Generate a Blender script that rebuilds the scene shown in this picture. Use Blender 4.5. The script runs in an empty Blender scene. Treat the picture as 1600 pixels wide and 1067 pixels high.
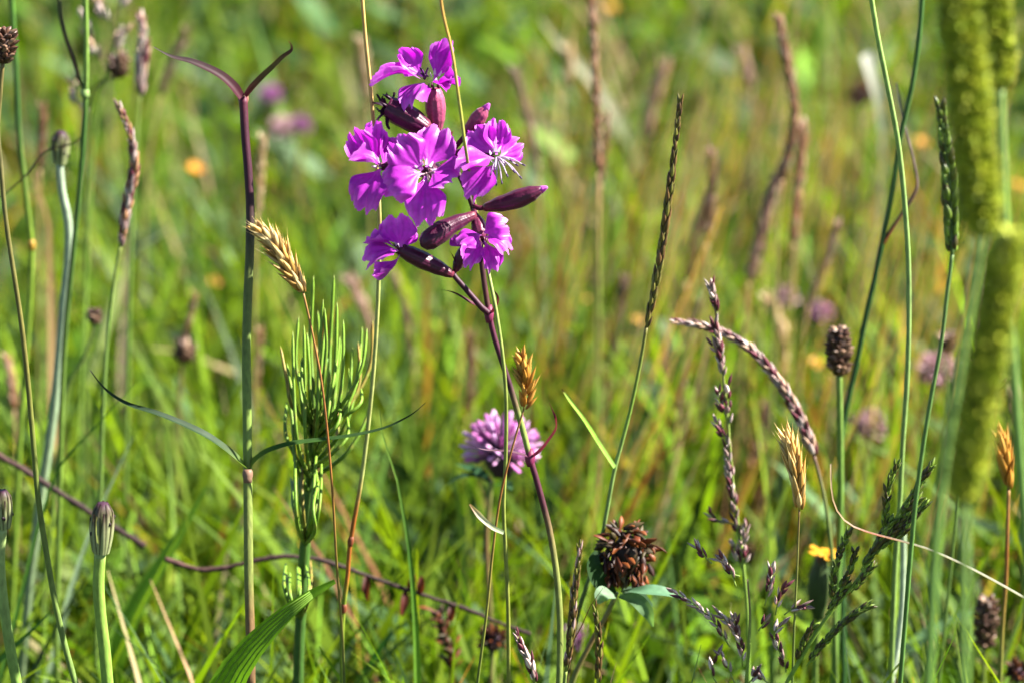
import bpy, math, random
import numpy as np
from mathutils import Vector, Matrix, Quaternion

rnd = random.Random(7)
SC = bpy.context.scene
COL = SC.collection

# ------------------------------------------------------------------ camera, world, sun, exposure
PITCH = math.radians(18.0)
D0 = 0.70                                             # metres from the lens to the catchfly
FWD = Vector((0, math.cos(PITCH), -math.sin(PITCH)))
RIGHT = Vector((1, 0, 0))
UP = Vector((0, math.sin(PITCH), math.cos(PITCH)))
TOCAM = -FWD
AIM = Vector((0, 0, 0.23))
CAM = AIM - FWD * D0
K = 0.36 / 1600                                       # metres per photo pixel per metre of distance (100 mm on 36 mm)

cd = bpy.data.cameras.new('camera')
cam = bpy.data.objects.new('camera', cd)
COL.objects.link(cam)
cam.location = CAM
cam.rotation_euler = (math.radians(90) - PITCH, 0, 0)
cd.lens = 100
cd.sensor_width = 36
cd.sensor_fit = 'HORIZONTAL'
cd.clip_start = 0.01
cd.clip_end = 500
cd.dof.use_dof = True
cd.dof.focus_distance = 0.703
cd.dof.aperture_fstop = 11.5
cd.dof.aperture_blades = 8
SC.camera = cam

SUN_DIR = Vector((0.86, 0.03, 0.76)).normalized()    # towards the sun: high on the right, about square to the view
SUN_EL = math.asin(SUN_DIR.z)
SUN_AZ = math.atan2(SUN_DIR.x, SUN_DIR.y)
w = bpy.data.worlds.new('World')
SC.world = w
w.use_nodes = True
nt = w.node_tree
nt.nodes.clear()
sky = nt.nodes.new('ShaderNodeTexSky')
sky.sky_type = 'NISHITA'
sky.sun_disc = False
sky.sun_elevation = SUN_EL
sky.sun_rotation = SUN_AZ
sky.air_density = 0.6
sky.dust_density = 0.3
bg = nt.nodes.new('ShaderNodeBackground')
bg.inputs['Strength'].default_value = 0.05
wo = nt.nodes.new('ShaderNodeOutputWorld')
nt.links.new(sky.outputs[0], bg.inputs['Color'])
nt.links.new(bg.outputs[0], wo.inputs['Surface'])
sd = bpy.data.lights.new('sun', 'SUN')
sd.energy = 5.0
sd.angle = math.radians(0.55)
sd.color = (1.0, 0.955, 0.88)
sun = bpy.data.objects.new('sun', sd)
COL.objects.link(sun)
sun.rotation_euler = SUN_DIR.to_track_quat('Z', 'Y').to_euler()
SC.view_settings.view_transform = 'Standard'
SC.view_settings.look = 'None'
SC.view_settings.exposure = 2.5
SC.view_settings.gamma = 1.0
SC.view_settings.use_curve_mapping = False
SC.render.engine = 'CYCLES'
SC.cycles.max_bounces = 8
SC.cycles.diffuse_bounces = 2
SC.cycles.glossy_bounces = 2
SC.cycles.transmission_bounces = 6
SC.cycles.transparent_max_bounces = 4
SC.cycles.use_denoising = True


# ------------------------------------------------------------------ colours and materials
def H(s, f=1.0):
    f *= 0.66
    s = s.lstrip('#')
    out = []
    for i in (0, 2, 4):
        c = int(s[i:i + 2], 16) / 255
        out.append((c / 12.92 if c <= 0.04045 else ((c + 0.055) / 1.055) ** 2.4) * f)
    return tuple(out)


def mixc(a, b, t):
    return tuple(a[i] + (b[i] - a[i]) * t for i in range(3))


def ramp(stops):
    def f(t):
        if t <= stops[0][0]:
            return stops[0][1]
        for (t0, c0), (t1, c1) in zip(stops, stops[1:]):
            if t <= t1:
                return mixc(c0, c1, (t - t0) / max(1e-6, t1 - t0))
        return stops[-1][1]
    return f


def material(name, rough=0.5, spec=0.4, transl=0.0, tcol=(1, 1, 1), noise=0.25, scale=900.0, rand=0.0, bump=0.0, sheen=0.0, stretch=1.0):
    m = bpy.data.materials.new(name)
    m.use_nodes = True
    n, l = m.node_tree.nodes, m.node_tree.links
    n.clear()
    out = n.new('ShaderNodeOutputMaterial')
    at = n.new('ShaderNodeAttribute')
    at.attribute_name = 'Col'
    tc = n.new('ShaderNodeTexCoord')
    mp = n.new('ShaderNodeMapping')
    mp.inputs['Scale'].default_value = (1, 1, 1 / stretch)
    l.new(tc.outputs['Object'], mp.inputs[0])
    nz = n.new('ShaderNodeTexNoise')
    nz.inputs['Scale'].default_value = scale
    nz.inputs['Detail'].default_value = 3
    l.new(mp.outputs[0], nz.inputs['Vector'])
    mr = n.new('ShaderNodeMapRange')
    mr.inputs['From Min'].default_value = 0.25
    mr.inputs['From Max'].default_value = 0.75
    mr.inputs['To Min'].default_value = 1 - noise
    mr.inputs['To Max'].default_value = 1 + noise
    l.new(nz.outputs[0], mr.inputs[0])
    val = mr.outputs[0]
    if rand:
        oi = n.new('ShaderNodeObjectInfo')
        m2 = n.new('ShaderNodeMapRange')
        m2.inputs['To Min'].default_value = 1 - rand
        m2.inputs['To Max'].default_value = 1 + rand
        l.new(oi.outputs['Random'], m2.inputs[0])
        mu = n.new('ShaderNodeMath')
        mu.operation = 'MULTIPLY'
        l.new(val, mu.inputs[0])
        l.new(m2.outputs[0], mu.inputs[1])
        val = mu.outputs[0]
    hs = n.new('ShaderNodeHueSaturation')
    l.new(at.outputs['Color'], hs.inputs['Color'])
    l.new(val, hs.inputs['Value'])
    pb = n.new('ShaderNodeBsdfPrincipled')
    pb.inputs['Roughness'].default_value = rough
    pb.inputs['Specular IOR Level'].default_value = spec
    if sheen:
        pb.inputs['Sheen Weight'].default_value = sheen
        pb.inputs['Sheen Roughness'].default_value = 0.4
    l.new(hs.outputs[0], pb.inputs['Base Color'])
    if bump:
        b = n.new('ShaderNodeBump')
        b.inputs['Strength'].default_value = bump
        b.inputs['Distance'].default_value = 0.0003
        l.new(nz.outputs[0], b.inputs['Height'])
        l.new(b.outputs[0], pb.inputs['Normal'])
    sh = pb.outputs[0]
    if transl:
        tr = n.new('ShaderNodeBsdfTranslucent')
        tm = n.new('ShaderNodeMix')
        tm.data_type = 'RGBA'
        tm.blend_type = 'MULTIPLY'
        tm.inputs['Factor'].default_value = 1.0
        l.new(hs.outputs[0], tm.inputs['A'])
        tm.inputs['B'].default_value = (*tcol, 1)
        l.new(tm.outputs['Result'], tr.inputs['Color'])
        mx = n.new('ShaderNodeMixShader')
        mx.inputs[0].default_value = transl
        l.new(sh, mx.inputs[1])
        l.new(tr.outputs[0], mx.inputs[2])
        sh = mx.outputs[0]
    l.new(sh, out.inputs['Surface'])
    return m


M_STEM = material('stem_skin', rough=0.56, spec=0.25, noise=0.3, scale=1100, stretch=3, bump=0.3)
M_LEAF = material('leaf_blade', rough=0.58, spec=0.2, transl=0.4, tcol=(1.5, 1.6, 0.7), noise=0.2, scale=500)
M_GRASS = material('grass_blade', rough=0.56, spec=0.14, transl=0.42, tcol=(1.7, 1.6, 0.35), noise=0.2, scale=60)
M_STRAW = material('straw_husk', rough=0.5, spec=0.35, transl=0.3, tcol=(1.2, 1.1, 0.8), noise=0.2, scale=1500, rand=0.25)
M_SEED = material('seed_husk', rough=0.46, spec=0.35, transl=0.12, noise=0.3, scale=1500, rand=0.4)
M_PETAL = material('petal_tissue', rough=0.46, spec=0.4, transl=0.36, tcol=(1.25, 0.3, 1.2), noise=0.16, scale=900, sheen=0.08, bump=0.25)
M_CALYX = material('calyx_skin', rough=0.42, spec=0.3, noise=0.3, scale=1600, sheen=0.04, bump=0.4)
M_FLORET = material('floret_tissue', rough=0.5, spec=0.3, transl=0.35, noise=0.15, scale=900, rand=0.25)
M_BRISTLE = material('green_bristles', rough=0.55, spec=0.25, noise=0.25, scale=900)
M_TWIG = material('twig_bark', rough=0.8, spec=0.2, noise=0.4, scale=700, stretch=4, bump=0.8)


def ground_material():
    m = bpy.data.materials.new('meadow_soil')
    m.use_nodes = True
    n, l = m.node_tree.nodes, m.node_tree.links
    pb = n['Principled BSDF']
    pb.inputs['Roughness'].default_value = 0.9
    tc = n.new('ShaderNodeTexCoord')
    a = n.new('ShaderNodeTexNoise')
    a.inputs['Scale'].default_value = 14
    a.inputs['Detail'].default_value = 8
    cr = n.new('ShaderNodeValToRGB')
    e = cr.color_ramp.elements
    e[0].position, e[0].color = 0.3, (0.008, 0.011, 0.003, 1)
    e[1].position, e[1].color = 0.7, (0.035, 0.034, 0.012, 1)
    x = e.new(0.5)
    x.color = (0.030, 0.040, 0.009, 1)
    l.new(tc.outputs['Object'], a.inputs['Vector'])
    l.new(a.outputs[0], cr.inputs[0])
    l.new(cr.outputs[0], pb.inputs['Base Color'])
    b = n.new('ShaderNodeBump')
    b.inputs['Distance'].default_value = 0.01
    l.new(a.outputs[0], b.inputs['Height'])
    l.new(b.outputs[0], pb.inputs['Normal'])
    return m


# ------------------------------------------------------------------ placing helpers
def P(px, py, d=D0):
    """World point seen at photo pixel (px, py) at depth d."""
    return CAM + FWD * d + RIGHT * ((px - 800) * K * d) + UP * (-(py - 533.5) * K * d)


def V(px, py, d0, py0):
    """Like P, but depth follows a plumb line that has depth d0 at row py0."""
    c, s = math.cos(PITCH), math.sin(PITCH)
    y0 = (533.5 - py0) * K * d0
    q = (533.5 - py) * K
    h = (y0 - q * d0) / (c + q * s)
    return P(px, py, d0 + h * s)


def dep(p):
    return (p - CAM).dot(FWD)


def camv(x, y, z):
    """Direction given as right / up / towards the camera."""
    return (RIGHT * x + UP * y + TOCAM * z).normalized()


def spline(pts, n=6):
    pts = [Vector(p) for p in pts]
    if len(pts) < 3:
        return [pts[0].lerp(pts[-1], i / n) for i in range(n + 1)]
    out = []
    q = [pts[0] * 2 - pts[1]] + pts + [pts[-1] * 2 - pts[-2]]
    for i in range(1, len(q) - 2):
        a, b, c, d = q[i - 1], q[i], q[i + 1], q[i + 2]
        for k in range(n):
            t = k / n
            out.append(0.5 * ((2 * b) + (c - a) * t + (2 * a - 5 * b + 4 * c - d) * t * t + (3 * b - a - 3 * c + d) * t ** 3))
    out.append(pts[-1])
    return out


def to_ground(pts):
    """Carry a stem on from its last point down into the soil."""
    p = pts[-1].copy()
    if p.z < 0.004:
        return pts
    d = (pts[-1] - pts[-2]).normalized()
    d = Vector((d.x * 0.8, d.y * 0.8, min(d.z, -0.55))).normalized()
    L = p.z + 0.006
    a = p + d * (L * 0.4)
    b = Vector((a.x + d.x * L * 0.22, a.y + d.y * L * 0.22, -0.006))
    return pts + [a, b]


def at_t(pts, t):
    f = max(0.0, min(1.0, t)) * (len(pts) - 1)
    i = min(int(f), len(pts) - 2)
    return pts[i].lerp(pts[i + 1], f - i), (pts[i + 1] - pts[i]).normalized()


def resample(pts, n):
    ls = [0.0]
    for a, b in zip(pts, pts[1:]):
        ls.append(ls[-1] + (b - a).length)
    out, j = [], 0
    for i in range(n + 1):
        s = ls[-1] * i / n
        while j < len(pts) - 2 and ls[j + 1] < s:
            j += 1
        seg = max(1e-9, ls[j + 1] - ls[j])
        out.append(pts[j].lerp(pts[j + 1], (s - ls[j]) / seg))
    return out


# ------------------------------------------------------------------ mesh builder
class MB:
    def __init__(self):
        self.v, self.f, self.c = [], [], []

    def tube(self, pts, rad, col, sides=8, squash=1.0, ridges=0, ridge=0.0):
        n = len(pts)
        base = len(self.v)
        T = (pts[1] - pts[0]).normalized()
        ref = camv(0.2, 0.1, 1)
        N = (ref - T * ref.dot(T)).normalized()
        for i, p in enumerate(pts):
            t = i / (n - 1)
            if i:
                T2 = (pts[min(i + 1, n - 1)] - pts[i - 1]).normalized()
                N = (N - T2 * N.dot(T2)).normalized()
                T = T2
            B = T.cross(N)
            r = rad(t) if callable(rad) else rad
            c = col(t) if callable(col) else col
            for k in range(sides):
                a = 2 * math.pi * k / sides
                rr = r * (1 + (ridge * math.cos(a * ridges) if ridges else 0))
                self.v.append(p + N * (math.cos(a) * rr * squash) + B * (math.sin(a) * rr))
                cc = c
                if ridges:
                    cc = mixc(c, (c[0] * 1.7 + .006, c[1] * 1.2, c[2] * 1.5), max(0, math.cos(a * ridges)) * 0.6)
                self.c.append(cc)
        for i in range(n - 1):
            for k in range(sides):
                k2 = (k + 1) % sides
                a = base + i * sides
                self.f.append((a + k, a + k2, a + sides + k2, a + sides + k))
        self.f.append(tuple(base + k for k in reversed(range(sides))))
        self.f.append(tuple(base + (n - 1) * sides + k for k in range(sides)))
        return self

    def blade(self, pts, wid, nrm, col, fold=0.25, edge=None, twist=0.0):
        """A leaf: three vertices across, keeled along the middle."""
        n = len(pts)
        base = len(self.v)
        for i, p in enumerate(pts):
            t = i / (n - 1)
            T = (pts[min(i + 1, n - 1)] - pts[max(i - 1, 0)]).normalized()
            nn = nrm(t) if callable(nrm) else nrm
            S = T.cross(nn)
            if S.length < 1e-6:
                S = T.cross(Vector((0.3, 0.2, 1)))
            S.normalize()
            if twist:
                S = Quaternion(T, twist * t) @ S
            Nn = S.cross(T).normalized()
            w_ = wid(t) if callable(wid) else wid
            c = col(t) if callable(col) else col
            e = edge or c
            for k, q in ((-1, e), (-0.5, c), (0, tuple(x * 1.15 for x in c)), (0.5, c), (1, e)):
                self.v.append(p + S * (k * w_ * 0.5) + Nn * ((abs(k) ** 1.2) * fold * w_ * 0.5))
                self.c.append(q)
        for i in range(n - 1):
            for k in range(4):
                a = base + i * 5 + k
                self.f.append((a, a + 1, a + 6, a + 5))
        return self

    def add(self, mesh, M):
        """Merge a template (verts, faces, cols) under matrix M."""
        base = len(self.v)
        vs, fs, cs = mesh
        self.v.extend(M @ v for v in vs)
        self.f.extend(tuple(base + k for k in f) for f in fs)
        self.c.extend(cs)
        return self

    def data(self, name, mat, origin=Vector((0, 0, 0)), smooth=True):
        me = bpy.data.meshes.new(name)
        o = Vector(origin)
        me.from_pydata([tuple(v - o) for v in self.v], [], self.f)
        a = me.color_attributes.new('Col', 'FLOAT_COLOR', 'POINT')
        arr = np.ones((len(self.v), 4), dtype=np.float32)
        arr[:, :3] = np.array(self.c, dtype=np.float32)
        a.data.foreach_set('color', arr.ravel())
        if smooth:
            me.polygons.foreach_set('use_smooth', [True] * len(me.polygons))
        me.materials.append(mat)
        me.update()
        return me

    def build(self, name, mat, parent=None, origin=None, kind=None):
        org = origin if origin is not None else (parent['_o'] if parent is not None else Vector((0, 0, 0)))
        org = Vector(org)
        ob = bpy.data.objects.new(name, self.data(name, mat, org))
        COL.objects.link(ob)
        if parent is not None:
            ob.parent = parent
            ob['_o'] = tuple(org)
        else:
            ob.location = org
        if kind:
            ob['kind'] = kind
        return ob


def thing(name, label, cat, loc, group=None):
    o = bpy.data.objects.new(name, None)
    COL.objects.link(o)
    o.location = loc
    o.empty_display_size = 0.01
    o['_o'] = tuple(loc)
    o['label'] = label
    o['category'] = cat
    if group:
        o['group'] = group
    return o


def inst(me, name, parent, M):
    """An object of its own that shares its mesh; M is in world space."""
    ob = bpy.data.objects.new(name, me)
    COL.objects.link(ob)
    ob.parent = parent
    ob.matrix_basis = Matrix.Translation(-Vector(parent['_o'])) @ M
    return ob


def frame(pos, z, xhint, sx, sy, sz):
    z = z.normalized()
    x = xhint - z * xhint.dot(z)
    if x.length < 1e-6:
        x = z.orthogonal()
    x.normalize()
    y = z.cross(x)
    return Matrix(((x.x * sx, y.x * sy, z.x * sz, pos.x), (x.y * sx, y.y * sy, z.y * sz, pos.y), (x.z * sx, y.z * sy, z.z * sz, pos.z), (0, 0, 0, 1)))


# ------------------------------------------------------------------ small templates (unit length along z)
def husk(c0, c1, sides=6, bend=0.18, flat=0.65, prof=((0, .35), (.14, .75), (.38, 1), (.62, .8), (.84, .38), (1, .03)), awn=0.0, stripe=None):
    m = MB()
    vs, fs, cs = [], [], []
    pr = list(prof)
    if awn:
        pr = [(h, r) for h, r in pr[:-1]] + [(1.0, 0.07), (1 + awn, 0.02)]
    for h, r in pr:
        for k in range(sides):
            a = 2 * math.pi * k / sides
            vs.append(Vector((math.cos(a) * r * 0.5 * flat + bend * (h * h - h * 0.9), math.sin(a) * r * 0.5, h)))
            c = mixc(c0, c1, min(1, h))
            if stripe and k % 2 == 0:
                c = mixc(c, stripe, 0.7)
            cs.append(c)
    for i in range(len(pr) - 1):
        for k in range(sides):
            k2 = (k + 1) % sides
            a = i * sides
            fs.append((a + k, a + k2, a + sides + k2, a + sides + k))
    return vs, fs, cs


def mesh_of(tpl, name, mat):
    m = MB()
    m.v, m.f, m.c = list(tpl[0]), list(tpl[1]), list(tpl[2])
    return m.data(name, mat)


def spike(parent, axis, n, length, width, tilt, meshes, name='spikelet', core=0.0, jit=0.25, two_rank=False, joined=None, seed=1, skip=0.0):
    """Spikelets round an axis that runs from base to tip; singly, or merged into the MB 'joined'."""
    r = random.Random(seed)
    ax = resample(axis, 40)
    for i in range(n):
        t = (i + r.random() * 0.8) / n
        if skip and r.random() < skip:
            continue
        p, T = at_t(ax, t)
        ref = camv(1, 0, 0.05)
        A = (ref - T * ref.dot(T)).normalized()
        B = T.cross(A)
        phi = (math.pi * (i % 2) + r.uniform(-.9, .9)) if two_rank else i * 2.39996 + r.uniform(-.3, .3)
        rad = A * math.cos(phi) + B * math.sin(phi)
        tl = (tilt(t) if callable(tilt) else tilt) * (1 + r.uniform(-jit, jit))
        L = (length(t) if callable(length) else length) * (1 + r.uniform(-jit, jit) * 0.7)
        W = (width(t) if callable(width) else width) * (1 + r.uniform(-jit, jit) * 0.7)
        cr = core(t) if callable(core) else core
        d = T * math.cos(tl) + rad * math.sin(tl)
        M = frame(p + rad * cr, d, rad, W, W, L)
        if joined is not None:
            joined.add(r.choice(meshes), M)
        else:
            inst(r.choice(meshes), name, parent, M)


def px(d, n=1.0):
    return n * K * d


# ------------------------------------------------------------------ ground
def build_ground():
    m = MB()
    r = random.Random(3)
    N = 60
    ext = lambda k: math.copysign(abs(k / (N / 2) - 1) ** 2.2, k / (N / 2) - 1) * 60
    for j in range(N + 1):
        for i in range(N + 1):
            x, y = ext(i), ext(j)
            m.v.append(Vector((x, y, 0.004 * math.sin(x * 9 + 1) * math.cos(y * 7) - 0.004 + 0.03 * math.sin(x * .35) * math.sin(y * .3))))
            m.c.append((0.03, 0.04, 0.01))
    for j in range(N):
        for i in range(N):
            a = j * (N + 1) + i
            m.f.append((a, a + 1, a + N + 2, a + N + 1))
    return m.build('ground', ground_material(), kind='structure')


build_ground()


# ------------------------------------------------------------------ meadow filling (nobody could count it)
def strips(name, xy, h, w_, az, lean, bend, psi, cols, label, cat, rows=5, mat=None, tipw=0.06):
    n = len(h)
    t = np.linspace(0, 1, rows + 1)[None, :, None]
    L = h[:, None, None]
    ld = np.stack([np.cos(az), np.sin(az), np.zeros(n)], 1)[:, None, :]
    up = np.array([0, 0, 1.0])[None, None, :]
    th = lean[:, None, None] + bend[:, None, None] * t
    # walk along the blade, the angle from the vertical growing towards the tip
    ds = 1.0 / rows
    step_h = np.sin(th[:, :-1] + 0.5 * bend[:, None, None] * ds) * ds * L
    step_v = np.cos(th[:, :-1] + 0.5 * bend[:, None, None] * ds) * ds * L
    hh = np.concatenate([np.zeros((n, 1, 1)), np.cumsum(step_h, 1)], 1)
    vv = np.concatenate([np.zeros((n, 1, 1)), np.cumsum(step_v, 1)], 1)
    base = np.concatenate([xy, np.full((n, 1), -0.004)], 1)[:, None, :]
    c = base + ld * hh + up * vv
    tw = psi[:, None] + (t[:, :, 0] * (np.random.RandomState(5).uniform(-1, 1, n)[:, None]))
    S = np.stack([np.cos(tw), np.sin(tw), np.zeros_like(tw)], 2)
    prof = np.clip(0.65 + 0.9 * t - 1.55 * t ** 2.2, tipw, 1)
    ww = w_[:, None, None] * 0.5 * prof
    vl, vr = c - S * ww, c + S * ww
    verts = np.stack([vl, vr], 2).reshape(n, -1, 3)
    nv = (rows + 1) * 2
    idx = np.arange(n)[:, None, None] * nv
    q = np.array([[2 * k, 2 * k + 1, 2 * k + 3, 2 * k + 2] for k in range(rows)])[None]
    faces = (idx + q).reshape(-1, 4)
    me = bpy.data.meshes.new(name)
    V_ = verts.reshape(-1, 3).astype(np.float32)
    me.vertices.add(len(V_))
    me.vertices.foreach_set('co', V_.ravel())
    me.loops.add(faces.size)
    me.loops.foreach_set('vertex_index', faces.ravel().astype(np.int32))
    me.polygons.add(len(faces))
    me.polygons.foreach_set('loop_start', np.arange(0, faces.size, 4, dtype=np.int32))
    me.polygons.foreach_set('use_smooth', np.ones(len(faces), dtype=bool))
    me.update(calc_edges=True)
    a = me.color_attributes.new('Col', 'FLOAT_COLOR', 'POINT')
    cc = np.ones((n, nv, 4), dtype=np.float32)
    cc[:, :, :3] = cols[:, None, :]
    a.data.foreach_set('color', cc.ravel())
    me.materials.append(mat or M_GRASS)
    o = bpy.data.objects.new(name, me)
    COL.objects.link(o)
    o['kind'] = 'stuff'
    o['label'] = label
    o['category'] = cat
    return o


def wedge(rs, n, y0, y1, margin, power=1.0):
    """Points on the ground in the wedge that the lens takes in, and a margin to both sides."""
    y = y0 + (y1 - y0) * rs.uniform(0, 1, n) ** power
    half = (y - CAM.y) * 0.18 + margin
    return np.stack([rs.uniform(-1, 1, n) * half, y], 1)


def clumped(rs, xy, amp=0.035):
    """Draw points together into tufts."""
    cell = 0.06
    g = np.floor(xy / cell)
    hx = np.sin(g[:, 0] * 12.9898 + g[:, 1] * 78.233) * 43758.5453
    hy = np.sin(g[:, 0] * 39.346 + g[:, 1] * 11.135) * 24634.6345
    cx = (g + np.stack([hx - np.floor(hx), hy - np.floor(hy)], 1)) * cell
    m = rs.uniform(0, 1, len(xy))[:, None] ** 0.7
    return np.where(rs.uniform(0, 1, (len(xy), 1)) < 0.65, cx + (xy - cx) * m * 0.6, xy)


def patchy(xy, s=7.0, ph=0.0):
    x, y = xy[:, 0] * s + ph, xy[:, 1] * s - ph
    v = np.sin(x + 1.3 * np.sin(y * 0.7)) + np.sin(y * 1.3 + 1.1 * np.sin(x * 0.9 + 2)) + 0.6 * np.sin(2.7 * x - 1.9 * y)
    return v / 2.6


def pick(rs, n, pal, wts, var=0.25, bias=None):
    pal = np.array(pal)
    k = rs.choice(len(pal), n, p=np.array(wts) / sum(wts))
    c = pal[k] * np.exp(rs.normal(0, var, (n, 1))) * np.exp(rs.normal(0, 0.06, (n, 3)))
    return c


G_YEL = (0.112, 0.176, 0.011)
G_MID = (0.062, 0.118, 0.011)
G_DARK = (0.022, 0.050, 0.008)
G_BLUE = (0.070, 0.120, 0.050)
G_STRAW = (0.26, 0.20, 0.10)
G_BROWN = (0.17, 0.085, 0.045)
G_PINKB = (0.19, 0.115, 0.075)


def meadow():
    rs = np.random.RandomState(11)
    # sward in view
    n = 74000
    xy = clumped(rs, wedge(rs, n, -0.12, 2.6, 0.32, 1.15))
    pt = patchy(xy)
    gap = patchy(xy, 26.0, 2.0)
    keep = rs.uniform(0, 1, n) < np.clip(0.54 + 1.0 * gap, 0.02, 1) * np.clip(1.15 - 0.42 * np.clip(xy[:, 1], 0, 2), 0.3, 1)
    xy, pt = xy[keep], pt[keep]
    n = len(xy)
    h = np.clip(rs.lognormal(math.log(0.078), 0.38, n) * (1 + 0.25 * pt), 0.025, 0.16)
    w_ = np.clip(rs.lognormal(math.log(0.0024), 0.42, n), 0.001, 0.007) * (1 + 0.75 * np.clip(xy[:, 1], 0, 2))
    strips('meadow_grass', xy, h, w_, rs.uniform(0, 6.283, n), rs.uniform(0.02, 0.5, n), rs.uniform(0.1, 1.3, n), rs.uniform(0, 6.283, n),
           pick(rs, n, [G_YEL, G_MID, G_DARK, G_BLUE, G_STRAW, G_BROWN], [34, 28, 14, 8, 9, 8]), 'dense green meadow grass filling the ground behind the flowers', 'grass')
    # broader leaves near the lens, lower part of the picture
    n = 6200
    xy = wedge(rs, n, 0.03, 0.62, 0.2)
    xy[:n // 4, 0] = -np.abs(xy[:n // 4, 0])
    h = np.clip(rs.lognormal(math.log(0.10), 0.28, n), 0.04, 0.16)
    w_ = np.clip(rs.lognormal(math.log(0.0036), 0.35, n), 0.002, 0.008)
    strips('broad_grass', xy, h, w_, rs.uniform(0, 6.283, n), rs.uniform(0.02, 0.35, n), rs.uniform(0.1, 1.1, n), rs.uniform(0, 6.283, n),
           pick(rs, n, [G_YEL, G_MID, G_DARK, G_BLUE], [50, 30, 12, 8]), 'broad bright green grass leaves low behind the stems', 'grass', rows=8)
    # fine bents: thin green and straw culms
    n = 700
    xy = wedge(rs, n, 0.3, 2.5, 0.3)
    h = np.clip(rs.normal(0.16, 0.04, n), 0.08, 0.26)
    w_ = rs.uniform(0.0007, 0.0016, n)
    strips('dry_grass', xy, h, w_, rs.uniform(0, 6.283, n), rs.uniform(0.0, 0.28, n), rs.uniform(0.0, 0.3, n), rs.uniform(0, 6.283, n),
           pick(rs, n, [G_STRAW, G_PINKB, G_BROWN, G_YEL], [42, 28, 14, 22]), 'thin dry straw coloured bents standing out of the green sward', 'grass', rows=6, tipw=0.3)
    n = 380
    xy = np.stack([rs.uniform(-0.02, 0.17, n), rs.uniform(0.20, 0.75, n)], 1)
    strips('straw_bents', xy, np.clip(rs.normal(0.17, 0.03, n), 0.1, 0.24), rs.uniform(0.0007, 0.0018, n), rs.normal(0.2, 0.7, n), rs.uniform(0.05, 0.38, n), rs.uniform(0.0, 0.3, n), rs.uniform(0, 6.283, n),
           pick(rs, n, [G_STRAW, G_PINKB, G_BROWN, G_YEL], [45, 30, 10, 15]), 'pale dead bents leaning together among the brown seed stalks', 'grass', rows=6, tipw=0.35)
    # herb leaves close to the ground
    n = 11000
    xy = wedge(rs, n, -0.05, 2.6, 0.32, 1.1)
    h = rs.uniform(0.012, 0.04, n) * (1 + 0.3 * np.clip(xy[:, 1], 0, 2))
    w_ = rs.uniform(0.006, 0.017, n) * (1 + 0.3 * np.clip(xy[:, 1], 0, 2))
    o = strips('ground_leaves', xy, h, w_, rs.uniform(0, 6.283, n), rs.uniform(0.5, 1.3, n), rs.uniform(0.0, 0.8, n), rs.uniform(0, 6.283, n),
               pick(rs, n, [G_MID, G_DARK, G_BLUE, G_YEL], [36, 30, 26, 6]), 'small herb leaves low in the meadow grass', 'ground cover', rows=5)
    co = np.empty(len(o.data.vertices) * 3, dtype=np.float32)
    o.data.vertices.foreach_get('co', co)
    co = co.reshape(n, -1, 3)
    co[:, :, 2] += (rs.uniform(0.0, 1.0, n) ** 1.3 * 0.085)[:, None]
    o.data.vertices.foreach_set('co', co.ravel())
    # the meadow further off and to the sides
    n = 36000
    ang = rs.uniform(0, 6.283, n)
    rad = 0.9 + 9 * rs.uniform(0, 1, n) ** 1.5
    xy = np.stack([np.cos(ang) * rad, np.sin(ang) * rad + 0.4], 1)
    half = (xy[:, 1] - CAM.y) * 0.18 + 0.30
    out = ~((np.abs(xy[:, 0]) < half) & (xy[:, 1] < 2.55) & (xy[:, 1] > -0.7)) & (np.hypot(xy[:, 0], xy[:, 1] - CAM.y) > 0.35)
    xy = xy[out]
    n = len(xy)
    d = np.hypot(xy[:, 0], xy[:, 1])
    h = np.clip(rs.lognormal(math.log(0.085), 0.35, n), 0.03, 0.2)
    w_ = np.clip(rs.lognormal(math.log(0.0028), 0.4, n), 0.001, 0.007) * (0.8 + d * 0.5)
    strips('distant_grass', xy, h, w_, rs.uniform(0, 6.283, n), rs.uniform(0.02, 0.5, n), rs.uniform(0.1, 1.2, n), rs.uniform(0, 6.283, n),
           pick(rs, n, [G_YEL, G_MID, G_DARK, G_BLUE, G_STRAW, G_BROWN], [28, 28, 14, 10, 14, 6]), 'rough meadow grass stretching away beyond the flowers', 'grass', rows=4)


meadow()
# ---- END OF SETTING ----


# ------------------------------------------------------------------ generic plants
GREEN_STEM = H('#7f9a3e', .8)
OLIVE = H('#77783a', .7)
PALEGREEN = H('#a9b98a', .9)
PURPLE = H('#4d1430', .9)
DARKRED = H('#3a0f22', .9)
STRAWC = H('#c8a35c', .9)
TANC = H('#a9794a', .8)
DKGREEN = H('#3c5a26', .8)


def line(pts, d, py0, n=6):
    """Photo pixels (and millimetres towards the lens as an optional third) to a smooth world curve, plumb below (.., py0) at depth d."""
    w_ = []
    for q in pts:
        p = V(q[0], q[1], d, py0)
        if len(q) > 2:
            p = p + TOCAM * (q[2] / 1000)
        w_.append(p)
    return spline(w_, n)


def stem_tube(curve, r0, r1, col, sides=7, wob=0.0, seed=0):
    r = random.Random(seed)
    if wob:
        curve = [p + Vector((r.uniform(-1, 1), r.uniform(-1, 1), 0)) * wob for p in curve]
    return MB().tube(curve, lambda t: r0 + (r1 - r0) * t, col, sides)


def base_of(curve):
    p = curve[-1].copy()
    p.z = 0.0
    return p


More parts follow.
